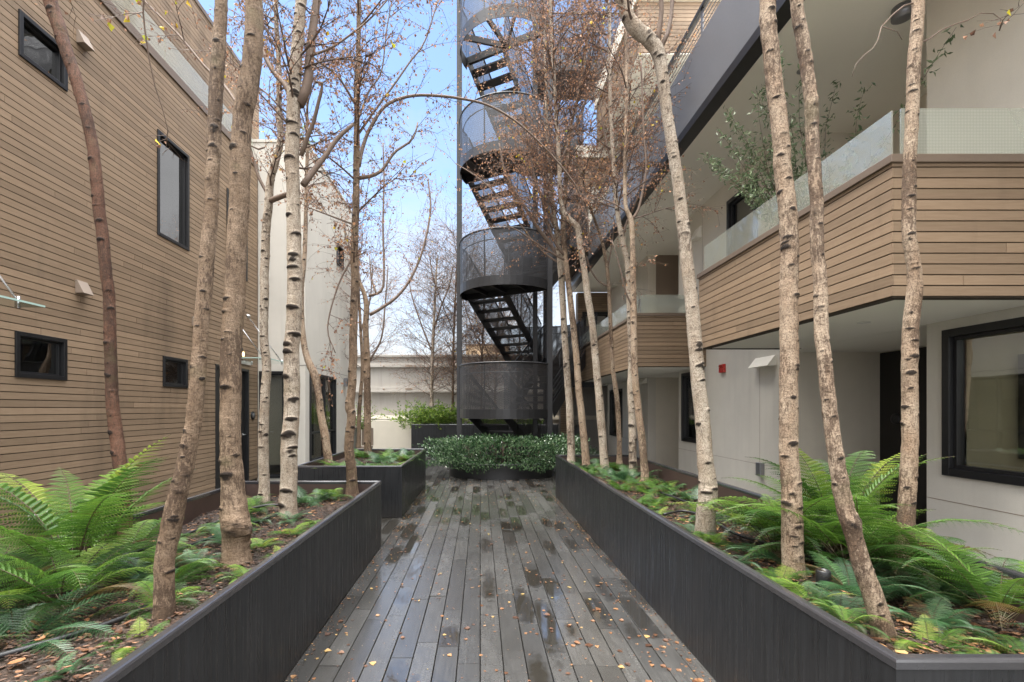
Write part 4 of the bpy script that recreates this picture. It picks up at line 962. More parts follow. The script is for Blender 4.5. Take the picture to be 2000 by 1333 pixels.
B1=[
 dict(label='leaning reddish-brown birch curving in front of the clad wall',Y=3.45,wf=.80,bark='red',seed=1,step=.009,sides=22,
  path=[(246,1068,27),(243,1000,27),(238,940,27),(226,850,27),(218,760,27),(216,680,26),(214,600,25),(206,500,25),(192,380,25),(180,290,25),(160,200,25),(132,110,27),(112,50,30),(93,-20,30)],top=1.5,crown=dict(z0=4.4,leafy=5,den=.9,len=.8)),
 dict(label='brown birch bending towards the clad wall, its base beside the closest bright ferns',Y=2.28,bark='brown',seed=2,step=.009,sides=22,wf=.82,
  path=[(322,1222,36),(322,1150,37),(324,1090,38),(340,1010,42),(360,930,40),(378,850,36),(388,780,35),(398,700,33),(402,620,33),(410,530,32),(418,440,32),(420,350,31),(424,240,30),(430,140,30),(434,60,29),(438,-20,28)],top=2.2,
  limbs=[([(440,-160),(380,-130),(310,-60),(281,-10),(283,60),(292,120),(303,170),(318,215),(328,255),(324,290)],5,1.2,.35)],crown=dict(z0=4.1,leafy=5,den=.8,len=.5,ld=.12)),
 dict(label='thick rough-barked birch with a large dark burl near its foot',Y=3.12,bark='brown',seed=3,step=.009,sides=22,wf=.86,knots=[(.33,-1.3,1.25),(.30,-.4,.9)],
  path=[(463,1108,52),(462,1060,50),(460,1010,56),(456,960,48),(453,880,45),(452,780,44),(452,690,44),(455,600,44),(459,500,44),(462,400,42),(466,320,44),(468,235,40),(478,180,44),(488,110,42),(491,50,38),(492,-20,36)],top=2.4,
  limbs=[([(470,215),(440,170),(400,130),(350,70),(300,20),(260,-20)],6,3,.5),([(500,30),(470,-20),(455,-60)],8,6,0)],crown=dict(z0=4.3,leafy=9,den=.5,len=.8,ld=.3)),
 dict(label='slim pale birch whose sidearm reaches across to the big white trunk',Y=5.05,bark='pale',seed=4,step=.009,sides=22,wf=.84,
  path=[(515,975,21),(515,930,20),(514,860,20),(516,780,20),(520,720,20),(516,650,19),(518,560,19),(521,480,19),(526,410,19),(531,350,17),(541,315,17),(550,270,14),(548,200,12),(548,130,11),(543,60,10),(539,-20,9)],top=1.5,
  limbs=[([(527,393),(540,388),(556,382),(568,378)],11,9,-.35),([(526,385),(507,350),(497,320),(489,285),(505,292),(518,288)],7,3,.1)],crown=dict(z0=3.6,leafy=10,den=.5,len=.8,ld=.25)),
 dict(label='broad white birch with black eye-shaped knots and a high fork',Y=4.4,bark='pale',seed=5,step=.009,sides=22,w0=0,kn=1.5,
  path=[(562,1015,33),(563,960,32),(565,900,32),(568,820,31),(571,740,31),(571,680,30),(575,620,30),(576,540,29),(574,450,28),(573,380,26),(571,300,27),(573,230,27),(574,185,26),(577,120,24),(583,60,22),(590,-20,20)],top=1.6,
  limbs=[([(584,205),(595,182),(603,150),(606,100),(612,50),(622,-20)],20,15,.1),([(568,188),(556,165),(540,148),(522,120),(510,85),(504,40)],12,7,.2),([(592,362),(612,335),(635,305),(660,270),(690,243)],13,7,.2),([(588,305),(600,270),(612,240),(622,200),(630,163),(615,160)],9,5,-.2),([(580,195),(553,165),(540,130)],8,4,.1),([(606,110),(650,92),(695,60),(730,30),(765,-10)],5,2.5,.2)],crown=dict(z0=3.4,leafy=12,den=.6,len=.85,ld=.3)),
 dict(label='dark upright birch sending a long arching limb towards the stair tower',Y=5.2,bark='brown',seed=7,step=.009,sides=22,wf=.78,
  path=[(688,968,22),(686,920,21),(682,870,20),(686,815,20),(683,795,24),(687,760,20),(690,700,20),(691,640,20),(692,560,19),(692,480,18),(695,400,17),(696,330,16),(697,250,14),(698,170,12),(700,90,11),(702,-20,10)],top=1.5,
  limbs=[([(702,348),(722,345),(745,334),(760,312),(775,294),(800,278),(812,258),(816,240)],8,3,.3),([(701,325),(708,290),(722,252),(745,215),(770,197),(810,187),(860,188),(905,194),(950,205),(1000,232),(1050,275),(1100,330),(1130,375),(1147,430),(1152,480)],8,3,1.2),([(700,262),(735,212),(770,165),(800,122),(830,80),(857,-5)],5,2.5,.3),([(698,240),(720,180),(745,140),(755,60),(768,-10)],4,2,.2),([(690,500),(660,560),(640,640),(655,690)],4,2,-.1),([(693,440),(640,420),(600,405)],4,2,-.1),([(697,210),(660,150),(610,110),(580,60)],5,2,-.3)],crown=dict(z0=2.9,leafy=15,den=.65,len=.8,ld=.42,pend=.18)),
 dict(label='thin orange-brown birch leaning across the black-framed window',Y=7.6,bark='tan',seed=6,w0=0,
  path=[(646,915,17),(640,890,16),(634,850,16),(626,810,15),(622,770,14),(616,738,17),(606,715,15),(597,690,13),(591,650,12),(589,610,11),(590,560,10),(596,500,9),(598,420,8),(600,330,7)],top=1.0,crown=dict(z0=4.6,leafy=26,den=.6,len=.8),sides=12),
 dict(label='grey-brown birch with candelabra limbs at the back of the square planter',Y=9.1,bark='brown',seed=8,w0=0,
  path=[(719,890,15),(718,850,14),(718,800,14),(717,740,14),(716,690,13),(714,640,12),(716,600,11),(712,575,9),(702,550,7)],top=0,
  limbs=[([(722,615),(745,602),(775,580),(800,548),(822,500),(836,445),(841,400),(836,350)],7,3,.4),([(720,578),(738,573),(748,560),(750,520),(748,440),(750,350),(748,280)],6,2.5,.1),([(703,552),(696,500),(694,440),(688,380)],6,2.5,.1),([(735,575),(725,540),(722,500)],4,2,.1)],crown=dict(z0=3.3,leafy=13,den=.7,len=.9,ld=.5),sides=12),
 dict(label='tall pale birch with a crooked elbow at the top, beside the red alarm',Y=3.72,bark='pale',seed=11,step=.009,sides=22,wf=.82,knots=[(.02,-1.2,.5)],
  path=[(1376,1058,37),(1377,1010,37),(1383,960,39),(1377,900,34),(1371,820,33),(1363,740,32),(1356,660,31),(1349,590,30),(1339,510,29),(1330,430,28),(1322,360,26),(1312,290,26),(1301,220,25),(1292,150,26),(1283,105,31),(1262,76,32),(1240,58,33),(1224,32,30),(1205,-20,28)],top=1.2,
  limbs=[([(1284,95),(1287,60),(1292,20),(1289,-30)],11,8,.0),([(1292,92),(1303,68),(1311,30),(1314,-20)],9,7,.1)],crown=dict(z0=4.4,leafy=18,den=.5,len=.7)),
 dict(label='stout cream and orange birch rooted behind the small round ground light',Y=2.85,bark='tan',seed=12,step=.009,sides=22,w0=0,
  path=[(1549,1134,38),(1549,1080,38),(1549,1020,38),(1546,960,36),(1543,890,35),(1541,800,34),(1542,700,34),(1544,600,33),(1544,500,33),(1541,420,33),(1533,340,32),(1526,260,31),(1517,180,31),(1509,100,30),(1503,40,30),(1499,-20,28)],top=2.4,crown=dict(z0=5.2,leafy=8,den=.4,len=.5)),
 dict(label='leaning pink-brown birch, its foot at the near corner of the longest planter',Y=2.08,bark='tan',seed=13,step=.009,sides=22,wf=.80,knots=[(.62,-1.5,.9)],
  path=[(1738,1262,40),(1714,1200,38),(1698,1150,38),(1680,1100,38),(1668,1050,37),(1652,1000,36),(1640,950,36),(1630,880,33),(1620,800,32),(1612,700,31),(1606,620,30),(1603,540,29),(1598,460,29),(1594,380,28),(1589,300,29),(1583,220,29),(1574,150,29),(1562,80,29),(1552,20,27),(1546,-20,27)],top=2.6,crown=dict(z0=5.0,leafy=6,den=.3,len=.5)),
 dict(label='pale tan birch in front of the dark recessed door and the big picture window',Y=2.86,bark='tan',seed=14,step=.009,sides=22,w0=0,
  path=[(1762,1128,29),(1765,1070,29),(1769,1000,29),(1772,930,28),(1775,860,28),(1777,780,28),(1775,700,28),(1777,640,27),(1784,575,27),(1784,520,23),(1776,460,23),(1775,380,23),(1776,300,22),(1779,220,22),(1782,140,22),(1790,60,22),(1796,-20,21)],top=2.4,
  limbs=[([(1788,5),(1765,12),(1745,28),(1722,52),(1714,80),(1704,96),(1688,108),(1672,125),(1664,150)],3,1.2,.0),([(1799,84),(1815,76),(1840,58),(1870,46),(1890,40),(1915,26),(1940,27),(1955,38),(1952,60)],3,1.2,.0),([(1722,52),(1740,58),(1752,62),(1762,78)],2,1.2,0)],crown=dict(z0=5.2,leafy=5,den=.25,len=.45,ld=.06)),
 dict(label='pale birch first from the far end of the longest planter',Y=8.1,bark='pale',seed=21,w0=0,
  path=[(1115,905,15),(1115,860,15),(1112,800,14),(1108,740,14),(1104,680,13),(1100,620,13),(1097,560,13),(1092,500,12),(1086,450,11),(1080,410,9),(1076,350,8),(1071,290,7),(1068,220,6)],top=1.8,
  limbs=[([(1092,505),(1075,478),(1050,445),(1025,405),(1003,370),(985,330),(975,280)],8,3,.2),([(1094,515),(1070,500),(1040,470),(1010,430),(970,380),(930,345),(890,320)],4,2,.3),([(1085,450),(1065,400),(1040,345),(1010,290),(990,200)],5,2,-.2)],crown=dict(z0=3.9,leafy=13,den=.46,len=1.05,ld=.6,pend=.14,n=2),sides=12),
 dict(label='yellowish birch second from the far end of the longest planter',Y=7.8,bark='tan',seed=22,w0=0,
  path=[(1145,915,16),(1143,880,15),(1137,820,14),(1131,760,14),(1127,700,13),(1121,640,13),(1114,580,12),(1108,530,11),(1103,490,11),(1100,440,10),(1104,380,8),(1108,310,7)],top=2.0,
  limbs=[([(1103,500),(1088,480),(1070,440),(1058,390),(1045,350),(1030,260)],6,3,-.2),([(1105,510),(1070,490),(1040,470),(1010,450),(985,440)],4,2,-.4)],crown=dict(z0=4.0,leafy=13,den=.46,len=1.0,ld=.6,n=2),sides=12),
 dict(label='white birch with a side elbow high up, third from the far end',Y=7.5,bark='pale',seed=23,w0=0,
  path=[(1182,922,17),(1178,870,16),(1173,810,16),(1168,750,15),(1163,700,15),(1157,640,14),(1149,580,14),(1142,530,13),(1134,480,13),(1128,445,13),(1113,430,12),(1101,415,10),(1094,380,9),(1092,320,9),(1088,250,8),(1084,180,8),(1080,90,7),(1076,0,6)],top=1.6,
  limbs=[([(1130,450),(1132,425),(1130,400)],6,4,0),([(1134,445),(1146,425),(1147,400),(1165,330),(1190,250),(1215,180)],5,2,.2),([(1092,330),(1110,280),(1135,220),(1165,150),(1190,90)],5,2,.1)],crown=dict(z0=4.1,leafy=13,den=.46,len=1.05,ld=.6,n=2),sides=12),
 dict(label='thinnest brown birch standing close to the balcony wall',Y=7.95,bark='tan',seed=24,w0=0,
  path=[(1210,905,10),(1209,860,10),(1207,800,10),(1202,755,10),(1197,720,9),(1194,660,8),(1191,600,8),(1188,550,8),(1182,500,7),(1172,460,6),(1158,420,5)],top=1.0,
  limbs=[([(1188,560),(1170,550),(1155,530),(1145,500)],4,2,0),([(1185,530),(1195,480),(1200,430)],4,2,0)],crown=dict(z0=4.0,leafy=14,den=.6,len=.8,ld=.5),sides=10),
 dict(label='white knotty birch crossing a thinner one before the end of the second balcony',Y=7.1,bark='pale',seed=25,w0=0,kn=1.5,
  path=[(1236,928,15),(1236,880,15),(1235,820,15),(1232,760,14),(1233,700,13),(1230,640,12),(1228,580,12),(1225,520,12),(1215,470,11),(1206,420,9),(1200,350,8),(1196,280,8),(1192,200,7),(1190,120,7),(1190,40,6)],top=1.6,
  limbs=[([(1215,480),(1222,440),(1240,400),(1255,350),(1262,290)],5,2,0),([(1198,330),(1180,260),(1170,180)],4,2,0)],crown=dict(z0=4.0,leafy=13,den=.46,len=.95,ld=.6,n=2),sides=12),
 dict(label='slender birch forking into a narrow V, closest of the far cluster',Y=6.5,bark='tan',seed=26,w0=0,
  path=[(1259,945,16),(1258,900,15),(1253,850,15),(1247,800,14),(1241,740,14),(1238,680,13),(1237,600,13),(1236,530,12),(1235,470,11),(1232,430,11),(1222,400,8),(1220,330,8),(1222,250,7),(1224,160,7),(1222,60,6),(1222,-10,6)],top=1.4,
  limbs=[([(1234,430),(1246,412),(1254,380),(1262,330),(1258,270),(1255,200),(1252,120)],6,3,.1),([(1236,600),(1222,570),(1210,520),(1195,470)],4,2,-.1)],crown=dict(z0=4.0,leafy=13,den=.46,len=.85,ld=.55,n=1),sides=12),
]
for b in B1:
    b.pop('w0',None); r_,k_=birch(**b); NL+=k_
# trees in the tall planter by the end wall
BG='birches in the tall planter by the end wall'
for (lab,x,y0,y1,w,sd,Y) in (('wide-crowned bare birch rising from the bushy end of the tall back planter',843,790,560,7,41,16.0),('thin bare birch just beyond the corner post of the stair tower',884,800,520,5,42,16.1),('bare birch seen through the lowest perforated screen',967,800,600,5,43,16.0),('slim bare birch behind the middle of the stair flights',940,800,560,4,44,16.3),('bare birch rising between the two stair posts on the far side',1012,800,560,4,45,16.1)):
    birch(lab,Y,[(x,y0,w),(x+1,(y0*2+y1)/3,w*.95),(x+4,(y0+y1*2)/3,w*.8),(x+8,y1,w*.55)],bark='pale' if w>5 else 'brown',seed=sd,limbs=[([(x+2,y1+130),(x-18,y1+80),(x-38,y1+20),(x-45,y1-20)],w*.5,2,.3),([(x+3,y1+90),(x+18,y1+40),(x+34,y1+0),(x+42,y1-40)],w*.5,2,-.3)],crown=dict(z0=1.9,leafy=3,den=.9,len=1.2,ld=.6,n=2),top=.9,sides=8,step=.06,leafsize=.03,group=BG)
birch('bare birch behind the pale house corner with a tangle of twigs over the end wall',13.4,[(700,870,8),(702,800,8),(708,720,7),(704,640,6),(700,560,5)],bark='brown',seed=51,limbs=[([(706,730),(725,700),(745,660),(752,600),(758,520)],5,2,.3),([(704,650),(722,590),(728,520)],4,2,.2)],crown=dict(z0=2.6,leafy=5,den=.8,len=1.2,ld=.6,n=1),top=1.0,sides=8,step=.06,group=None)
# ---- ferns
def frond(m, base, az, L, el, droop, rr, det, r0, width=.30, stem=.22, stem_mi=1):
    """arching frond: bare stalk, then opposite toothed pinnae shortening to the tip"""
    n=26; pts=[]; q=Vector(base); e=el; tw=rr.uniform(-.25,.25)
    for k in range(n+1):
        pts.append(q.copy()); a=az+tw*k/n; q=q+Vector((math.cos(a)*math.cos(e),math.sin(a)*math.cos(e),math.sin(e)))*(L/n); e-=droop/n*(.4+1.3*k/n)
    m.tube(pts[::3]+[pts[-1]] if n%3 else pts[::3],[max(.0012,.0042*L*(1-.85*i/ (len(pts[::3])))) for i in range(len(pts[::3])+(1 if n%3 else 0))],3 if det<2 else 4,stem_mi,.3,cap=False)
    NP=(24 if det>=2 else 20)
    for i in range(NP):
        t=stem+(1-stem)*(i+.5)/NP; f=t*n; k=min(int(f),n-1); p=pts[k].lerp(pts[k+1],f-k); tg=(pts[k+1]-pts[k]).normalized()
        side=tg.cross(Vector((0,0,1))); 
        if side.length<.05: side=Vector((-math.sin(az),math.cos(az),0))
        side.normalize(); up=side.cross(tg); s=(t-stem)/(1-stem)
        pl=width*L*min(1,(s*6+.62))*(1-s)**.80*rr.uniform(.9,1.08)
        if pl<.008: continue
        for sg in (-1,1):
            d=(side*sg+tg*(.30+.35*s)+up*.08).normalized(); bend=-.35*rr.uniform(.5,1.3)
            wn=d.cross(up).normalized(); r=(rr.uniform(0,.05) if (r0==0 or rr.random()<.012 or (s>.9 and rr.random()<.25)) else min(1,max(.08,r0+rr.uniform(-.12,.12)+.10*s)))
            if det>=2:     # pinnules
                K=max(4,int(pl/.0075)); K=min(K,14)
                for j in range(K):
                    u=(j+.5)/K; c=p+d*(pl*u)+up*(bend*pl*u*u); pw=min(pl*.14,.0195*L)*(1-u)**.6*(1 if u>.1 else .7)+.0015; hw=pl/K*.46
                    for s2 in (-1,1):
                        b=len(m.v); dd=(wn*s2+d*.35).normalized(); tipz=-up*pw*.25
                        m.v+=[tuple(c-d*hw),tuple(c+dd*pw*.75-d*hw*.6+tipz),tuple(c+dd*pw*1.1+d*hw*.5+tipz*1.6),tuple(c+dd*pw*.3+d*hw*1.0)]
                        m.face((b,b+1,b+2,b+3),0,r)
            else:          # toothed blade
                K=5 if det else 3; c0=p; b=len(m.v); w0=pl*.11+.002
                for j in range(K):
                    u0,u1=j/K,(j+1)/K; a_=p+d*(pl*u0)+up*(bend*pl*u0*u0); b_=p+d*(pl*u1)+up*(bend*pl*u1*u1); ww=w0*(1-u0)**.6
                    for s2 in (-1,1):
                        b=len(m.v); m.v+=[tuple(a_),tuple(a_+wn*s2*ww*1.25+d*pl*.06-up*ww*.3),tuple(b_)]; m.face((b,b+1,b+2),0,r)
def fern_mesh(name, seed, nf, L, det, el=(.75,1.2), droop=(1.2,2.0), mat='fern', r0=.45, width=.30, stem=.2, azr=(0,6.283)):
    rr=random.Random(seed); m=MB()
    for k in range(nf):
        a=azr[0]+(azr[1]-azr[0])*(k+rr.uniform(.2,.8))/nf; inner=rr.random()
        frond(m,(rr.gauss(0,.015),rr.gauss(0,.015),0),a,L*rr.uniform(.65,1.1),rr.uniform(*el),rr.uniform(*droop),rr,det,(0.0 if rr.random()<.07 else min(1,max(.12,r0-.05+rr.uniform(-.4,.36)))),width,stem)
    o=m.build(name,[M[mat],M['fernstem']]); me=o.data; bpy.data.objects.remove(o); return me
FM={
 'tall':[fern_mesh('fern',101,12,1.0,2,(1.05,1.42),(.9,1.8),r0=.6,width=.22,stem=.3),fern_mesh('fern',102,14,1.0,2,(.75,1.3),(1.2,2.3),r0=.5,width=.22,stem=.25)],
 'mid':[fern_mesh('fern',103,11,1.0,2,(.4,1.1),(1.2,2.0),r0=.5,stem=.15),fern_mesh('fern',104,10,1.0,2,(.35,1.0),(1.1,1.9),mat='ferndark',r0=.5,width=.26,stem=.15),fern_mesh('fern',105,9,1.0,2,(.25,.8),(.7,1.5),r0=.62,stem=.15)],
 'low':[fern_mesh('fern',106,8,1.0,1,(.2,.8),(.6,1.4),r0=.5,stem=.12),fern_mesh('fern',107,9,1.0,1,(.3,1.0),(.9,1.7),mat='ferndark',r0=.6,stem=.12),fern_mesh('fern',108,8,1.0,1,(.4,1.1),(1,1.9),r0=.65,stem=.12)],
}
def fern(kind,i,x,y,z,s,rot,label,group=None):
    o=bpy.data.objects.new('fern',FM[kind][i]); col.objects.link(o); o.location=(x,y,z); o.scale=(s,s,s*R_.uniform(.9,1.1)); o.rotation_euler=(R_.uniform(-.08,.08),R_.uniform(-.08,.08),rot)
    return tag(o,label,'fern',group)
GA='close-up ferns crowding the planter by the clad wall'
fern('tall',0,-2.30,2.75,.48,1.08,.4,'tallest bright lime fern with upright dark stalks against the brown cladding')
fern('tall',1,-2.05,2.40,.48,.80,1.3,'broad arching green fern with hanging fronds beside the bent brown birch')
fern('mid',0,-2.35,3.25,.48,.62,2.0,'yellow-green fern reaching across the foot of the reddish leaning birch')
fern('mid',0,-1.72,2.72,.50,.42,.2,'fresh green upright fern directly behind the bent brown birch')
fern('mid',1,-2.42,2.1,.48,.55,2.6,'drooping fern with browned lower fronds at the picture edge under the tallest fern')
fern('mid',2,-1.42,2.03,.50,.25,1.0,'small bright fern spreading flat by the rim next to the bent birch foot')
fern('mid',1,-1.55,1.78,.49,.22,2.2,'little blue-green fern lying over the leaf litter close to the camera')
fern('tall',1,-2.15,1.75,.46,.5,3.3,'dark shaded fern at the lower picture corner in the mulch')
fern('mid',0,-2.05,3.9,.5,.40,1.9,'fern beside the black hose between the reddish and the burled birch')
fern('tall',1,-2.45,2.45,.46,.62,5.1,'dense dark fern clump against the cladding at the picture edge')
fern('mid',1,-1.95,2.85,.48,.50,.9,'dark blue-green fern just in front of the reddish birch')
fern('mid',1,-2.0,2.1,.47,.50,4.1,'dull green fern low beneath the broad arching fern')
fern('mid',0,-1.6,2.42,.49,.34,2.9,'bright fern touching the foot of the bent brown birch')
fern('tall',1,2.2,3.15,.48,.80,2.0,'deep shaded fern at the heart of the tall clump behind the leaning birch')
fern('tall',1,2.48,2.75,.48,.70,.3,'dark fern at the foot of the pale tan birch')
fern('mid',1,2.3,3.6,.50,.7,1.3,'dense fern by the brown inner rim beyond the tall clump')
sm='small fern in the planter by the clad wall, growing beyond the bent brown birch'
for (x,y,s,k,i) in ((-1.55,3.4,.30,'mid',2),(-1.75,2.98,.30,'mid',1),(-1.32,2.75,.26,'mid',0),(-1.85,3.55,.34,'mid',1),(-1.45,3.75,.30,'mid',2),(-1.62,4.15,.26,'mid',1),(-1.35,4.0,.18,'mid',0),(-2.1,4.5,.36,'mid',0),(-1.9,4.15,.28,'mid',1),(-2.35,4.95,.32,'low',2),(-1.75,4.85,.38,'low',1),(-1.55,5.05,.36,'mid',0),(-2.0,3.05,.36,'mid',0),(-1.3,3.2,.20,'mid',2),(-1.65,5.0,.3,'low',1)):
    fern(k,i,x,y,soilA(x,y)-.01,s,R_.uniform(0,6.28),sm,GA)
rr=random.Random(77)
for k in range(24):
    x=rr.uniform(-2.4,-1.25); y=rr.uniform(6.95,9.45); fern('low',rr.randrange(3),x,y,.58,rr.uniform(.26,.5),rr.uniform(0,6.28),'green fern among many in the square planter beside the pale house','ferns in the square planter')
# longest planter
fern('tall',1,2.25,2.95,.50,1.05,1.0,'largest fern of the longest planter, arching before the dark door')
fern('tall',1,2.05,3.35,.50,.90,2.4,'big pale green fern arching over the brown inner rim behind the stout birch')
fern('tall',0,2.45,3.30,.50,.95,4.0,'upright fern clump in front of the recessed grey entry wall')
fern('tall',1,2.40,2.25,.50,.72,5.4,'fern with long fronds drooping in front of the big picture window')
fern('mid',1,2.45,1.85,.50,.42,3.3,'dark glossy fern at the picture edge in the near corner of the longest planter')
fern('mid',0,1.58,2.10,.56,.24,3.0,'bright fern hanging a single frond over the planter rim by the leaning pink-brown birch')
fern('mid',1,1.95,2.55,.52,.46,2.0,'shadowy fern between the leaning birch and the round ground light')
sm2='low fern on the leaf litter in the near third of the longest planter'
for (x,y,s,k,i) in ((1.66,2.45,.30,'mid',2),(1.58,2.62,.24,'mid',0),(1.72,2.32,.26,'mid',1),(1.85,2.0,.28,'mid',2),(2.05,2.2,.34,'mid',1),(2.2,1.95,.30,'mid',2),(1.95,1.82,.20,'mid',0),(2.1,1.72,.24,'mid',2),(1.75,1.72,.15,'mid',0),(2.4,2.6,.5,'mid',1),(1.60,3.05,.26,'mid',1),(2.15,2.75,.42,'mid',1),(1.7,2.75,.30,'mid',2),(1.9,3.1,.4,'mid',1)):
    fern(k,i,x,y,soilR(x,y)-.01,s,R_.uniform(0,6.28),sm2,'ferns near the leaning birch in the longest planter')
sm3='small fern beyond the elbow-topped birch in the longest planter'
for k in range(46):
    y=3.5+4.8*((k+rr.random())/46)**.9; x=rr.uniform(1.5,2.45)
    if y<5 and rr.random()<.35: x=rr.uniform(1.5,1.75)
    fern('mid' if y<4.6 else 'low',rr.randrange(3),x,y,soilR(x,y)-.015,rr.uniform(.22,.36)*(1.0 if y<5 else 1.2),rr.uniform(0,6.28),sm3,'ferns filling the longest planter')
# ---- leaf clouds: shrubs and bushes
def shell_points(n, rr, fn):
    out=[]
    while len(out)<n:
        p=fn(rr)
        if p is not None: out.append(p)
    return out
from mathutils import noise as mnoise
def blob(cx,cy,cz,ax_,ay_,az_,lo=.72,rough=.14,fs=2.2,zmin=-.6):
    def f(rr):
        d=Vector((rr.gauss(0,1),rr.gauss(0,1),rr.gauss(0,1))).normalized()
        if d.z<zmin: return None
        k=rr.uniform(lo,1)**.5*(1+rough*2*mnoise.noise(d*fs+Vector((cx,cy,3))))
        sq=lambda v:math.copysign(abs(v)**.75,v)
        return Vector((cx+ax_*sq(d.x)*k,cy+ay_*sq(d.y)*k,cz+az_*sq(d.z)*k))
    return f
rr=random.Random(5); m=MB(); 
pts=shell_points(15000,rr,blob(0,-.05,.52,1.70,1.0,.36,.5,.24,3.4,-1.0))+shell_points(1500,rr,blob(1.35,.35,.62,.55,.6,.30,.4))
leaf_cloud(m,pts,.050,rr,.8,1.0,normal=lambda p:Vector((p.x*.5,p.y*.8,.9)).normalized())
m.build('leaves',M['shrubleaf'],tag(empty('clipped_shrub',oc),'wide low dark green shrub mounded over the oval planter','shrub'))
m=MB()
for k in range(60):
    a=rr.uniform(0,6.28); q=Vector((1.0*math.cos(a)*rr.random(),.55*math.sin(a)*rr.random(),.22)); m.tube([q,q*1.25+Vector((0,0,.25)),q*1.5+Vector((0,0,.42))],[.006,.004,.002],3)
m.build('stems',M['twig'],bpy.data.objects['clipped_shrub'])
# bushes in the tall back planter: arching leafy shoots
def bush(label,x,y,z,rx,h,n,seed,mat='hedge',group=None,size=.05):
    rr=random.Random(seed); m=MB(); t=MB()
    for k in range(n):
        a=rr.uniform(0,6.28); s=rr.random(); p=Vector((rr.gauss(0,rx*.35),rr.gauss(0,.15),0)); d=Vector((math.cos(a)*.5,math.sin(a)*.35,1)).normalized(); L=h*rr.uniform(.6,1.1); pts=[p.copy()]
        for i in range(6):
            d=(d+Vector((rr.gauss(0,.12)+.10*math.cos(a),rr.gauss(0,.1),-.12))).normalized(); p=p+d*L/6; pts.append(p.copy())
        t.tube(pts,[.005,.005,.004,.004,.003,.002,.002],3,cap=False)
        lp=[]
        for i in range(1,7):
            for _ in range(7): lp.append(pts[i-1].lerp(pts[i],rr.random())+Vector((rr.gauss(0,.025),rr.gauss(0,.025),rr.gauss(0,.015))))
        leaf_cloud(m,lp,size,rr,.6,.8,normal=lambda q:Vector((math.cos(a)*.4,math.sin(a)*.4,.5)))
    e=tag(empty('leafy_bush',(x,y,z)),label,'bush',group); m.build('foliage',M[mat],e); t.build('stems',M['twig'],e)
bush('bright yellow-green bush spilling over the corner of the tall back planter',-1.45,15.9,.85,1.15,1.0,190,61,size=.075)
bush('green bush in the back planter seen through the lowest perforated screen',.35,16.0,.9,.9,.45,45,62)
bush('small light bush in the back planter beyond the two stair posts',1.8,15.9,.9,.7,.35,35,63)
bush('leafy green bush on the path beside the pale house corner',-3.5,14.3,.9,.2,.9,22,64)
bush('green shrub between the close-set stair post and the far recess',2.9,13.4,.0,.35,.55,40,65,'shrubleaf')
# potted olive on the first balcony
op=tag(empty('potted_olive_tree',(3.75,5.35,2.6)),'silver-green potted olive standing behind the balcony glass','potted tree')
quick('pot',M['fascia'],lambda m:m.lathe((0,0,.002),[(.17,0),(.22,.45),(.24,.47),(.21,.47),(.20,.40),(.001,.40)],24),op)
rr=random.Random(9); m=MB(); t=MB()
for k in range(34):
    p=Vector((0,0,.4)); a=rr.uniform(0,6.28); d=Vector((math.cos(a)*.55,math.sin(a)*.55,1)).normalized(); pts=[p.copy()]; L=rr.uniform(1.2,2.35)
    for i in range(8):
        d=(d+Vector((rr.gauss(0,.12),rr.gauss(0,.12),.02))).normalized(); p=p+d*L/8; pts.append(p.copy())
    t.tube(pts,[.012,.010,.008,.007,.005,.004,.003,.002,.0015],4,cap=False)
    lp=[pts[i-1].lerp(pts[i],rr.random())+Vector((rr.gauss(0,.03),rr.gauss(0,.03),rr.gauss(0,.02))) for i in range(3,9) for _ in range(20)]
    leaf_cloud(m,lp,.062,rr,.5,.45)
m.build('foliage',M['olive'],op); t.build('branches',M['twig'],op)
# yellow plant on the pale house roof edge
bush('yellow-leaved plant on the roof edge of the pale house',-3.95,YS0+.3,ZS+.06,.25,.5,10,66,'hedge')

# ------------------------------------------------------------------ litter
def leafmesh(seed):
    rr=random.Random(seed); m=MB(); n=9; L=1.0; pr=[(0,.0),(.12,.24),(.3,.40),(.5,.40),(.72,.26),(.88,.11),(1,0)]
    cu=rr.uniform(-.35,.55); b=[]
    for s in (-1,1):
        i0=len(m.v)
        for (t,w) in pr:
            z=.16*math.sin(t*3.1)*cu+.05; m.v.append(((t-.5),0,z)); m.v.append(((t-.5)+rr.uniform(-.03,.03),s*w*rr.uniform(.85,1.15),z+abs(w)*rr.uniform(.1,.6)))
        for i in range(len(pr)-1):
            q=(i0+2*i,i0+2*i+1,i0+2*i+3,i0+2*i+2); m.face(q if s>0 else q[::-1],0,rr.random())
    m.tube([(-.5,0,.05),(-.75,rr.uniform(-.1,.1),.03)],.012,3,0,.2)
    return m
LMV=[]
for k in range(10):
    o=leafmesh(200+k).build('fallen_leaf',M['leafground']); r=(k+.5)/10; o.data.attributes['rnd'].data.foreach_set('value',np.full(len(o.data.polygons),r,dtype=np.float32)); LMV.append(o.data); bpy.data.objects.remove(o)
rr=random.Random(31); spots=[]
while len(spots)<820:
    y=1.9+rr.random()**1.25*8.6; x=rr.uniform(XL+.02,XR-.02) if rr.random()<.72 else rr.choice((XL+.03+abs(rr.gauss(0,.16)),XR-.03-abs(rr.gauss(0,.16))))
    w=.35+.65*max(0,(x-XL)/(XR-XL))**1.0 if y<4.5 else .5
    if rr.random()<w and mnoise.noise(Vector((x*1.2,y*.9,0)))>-.32: spots.append((y,x))
spots.sort()
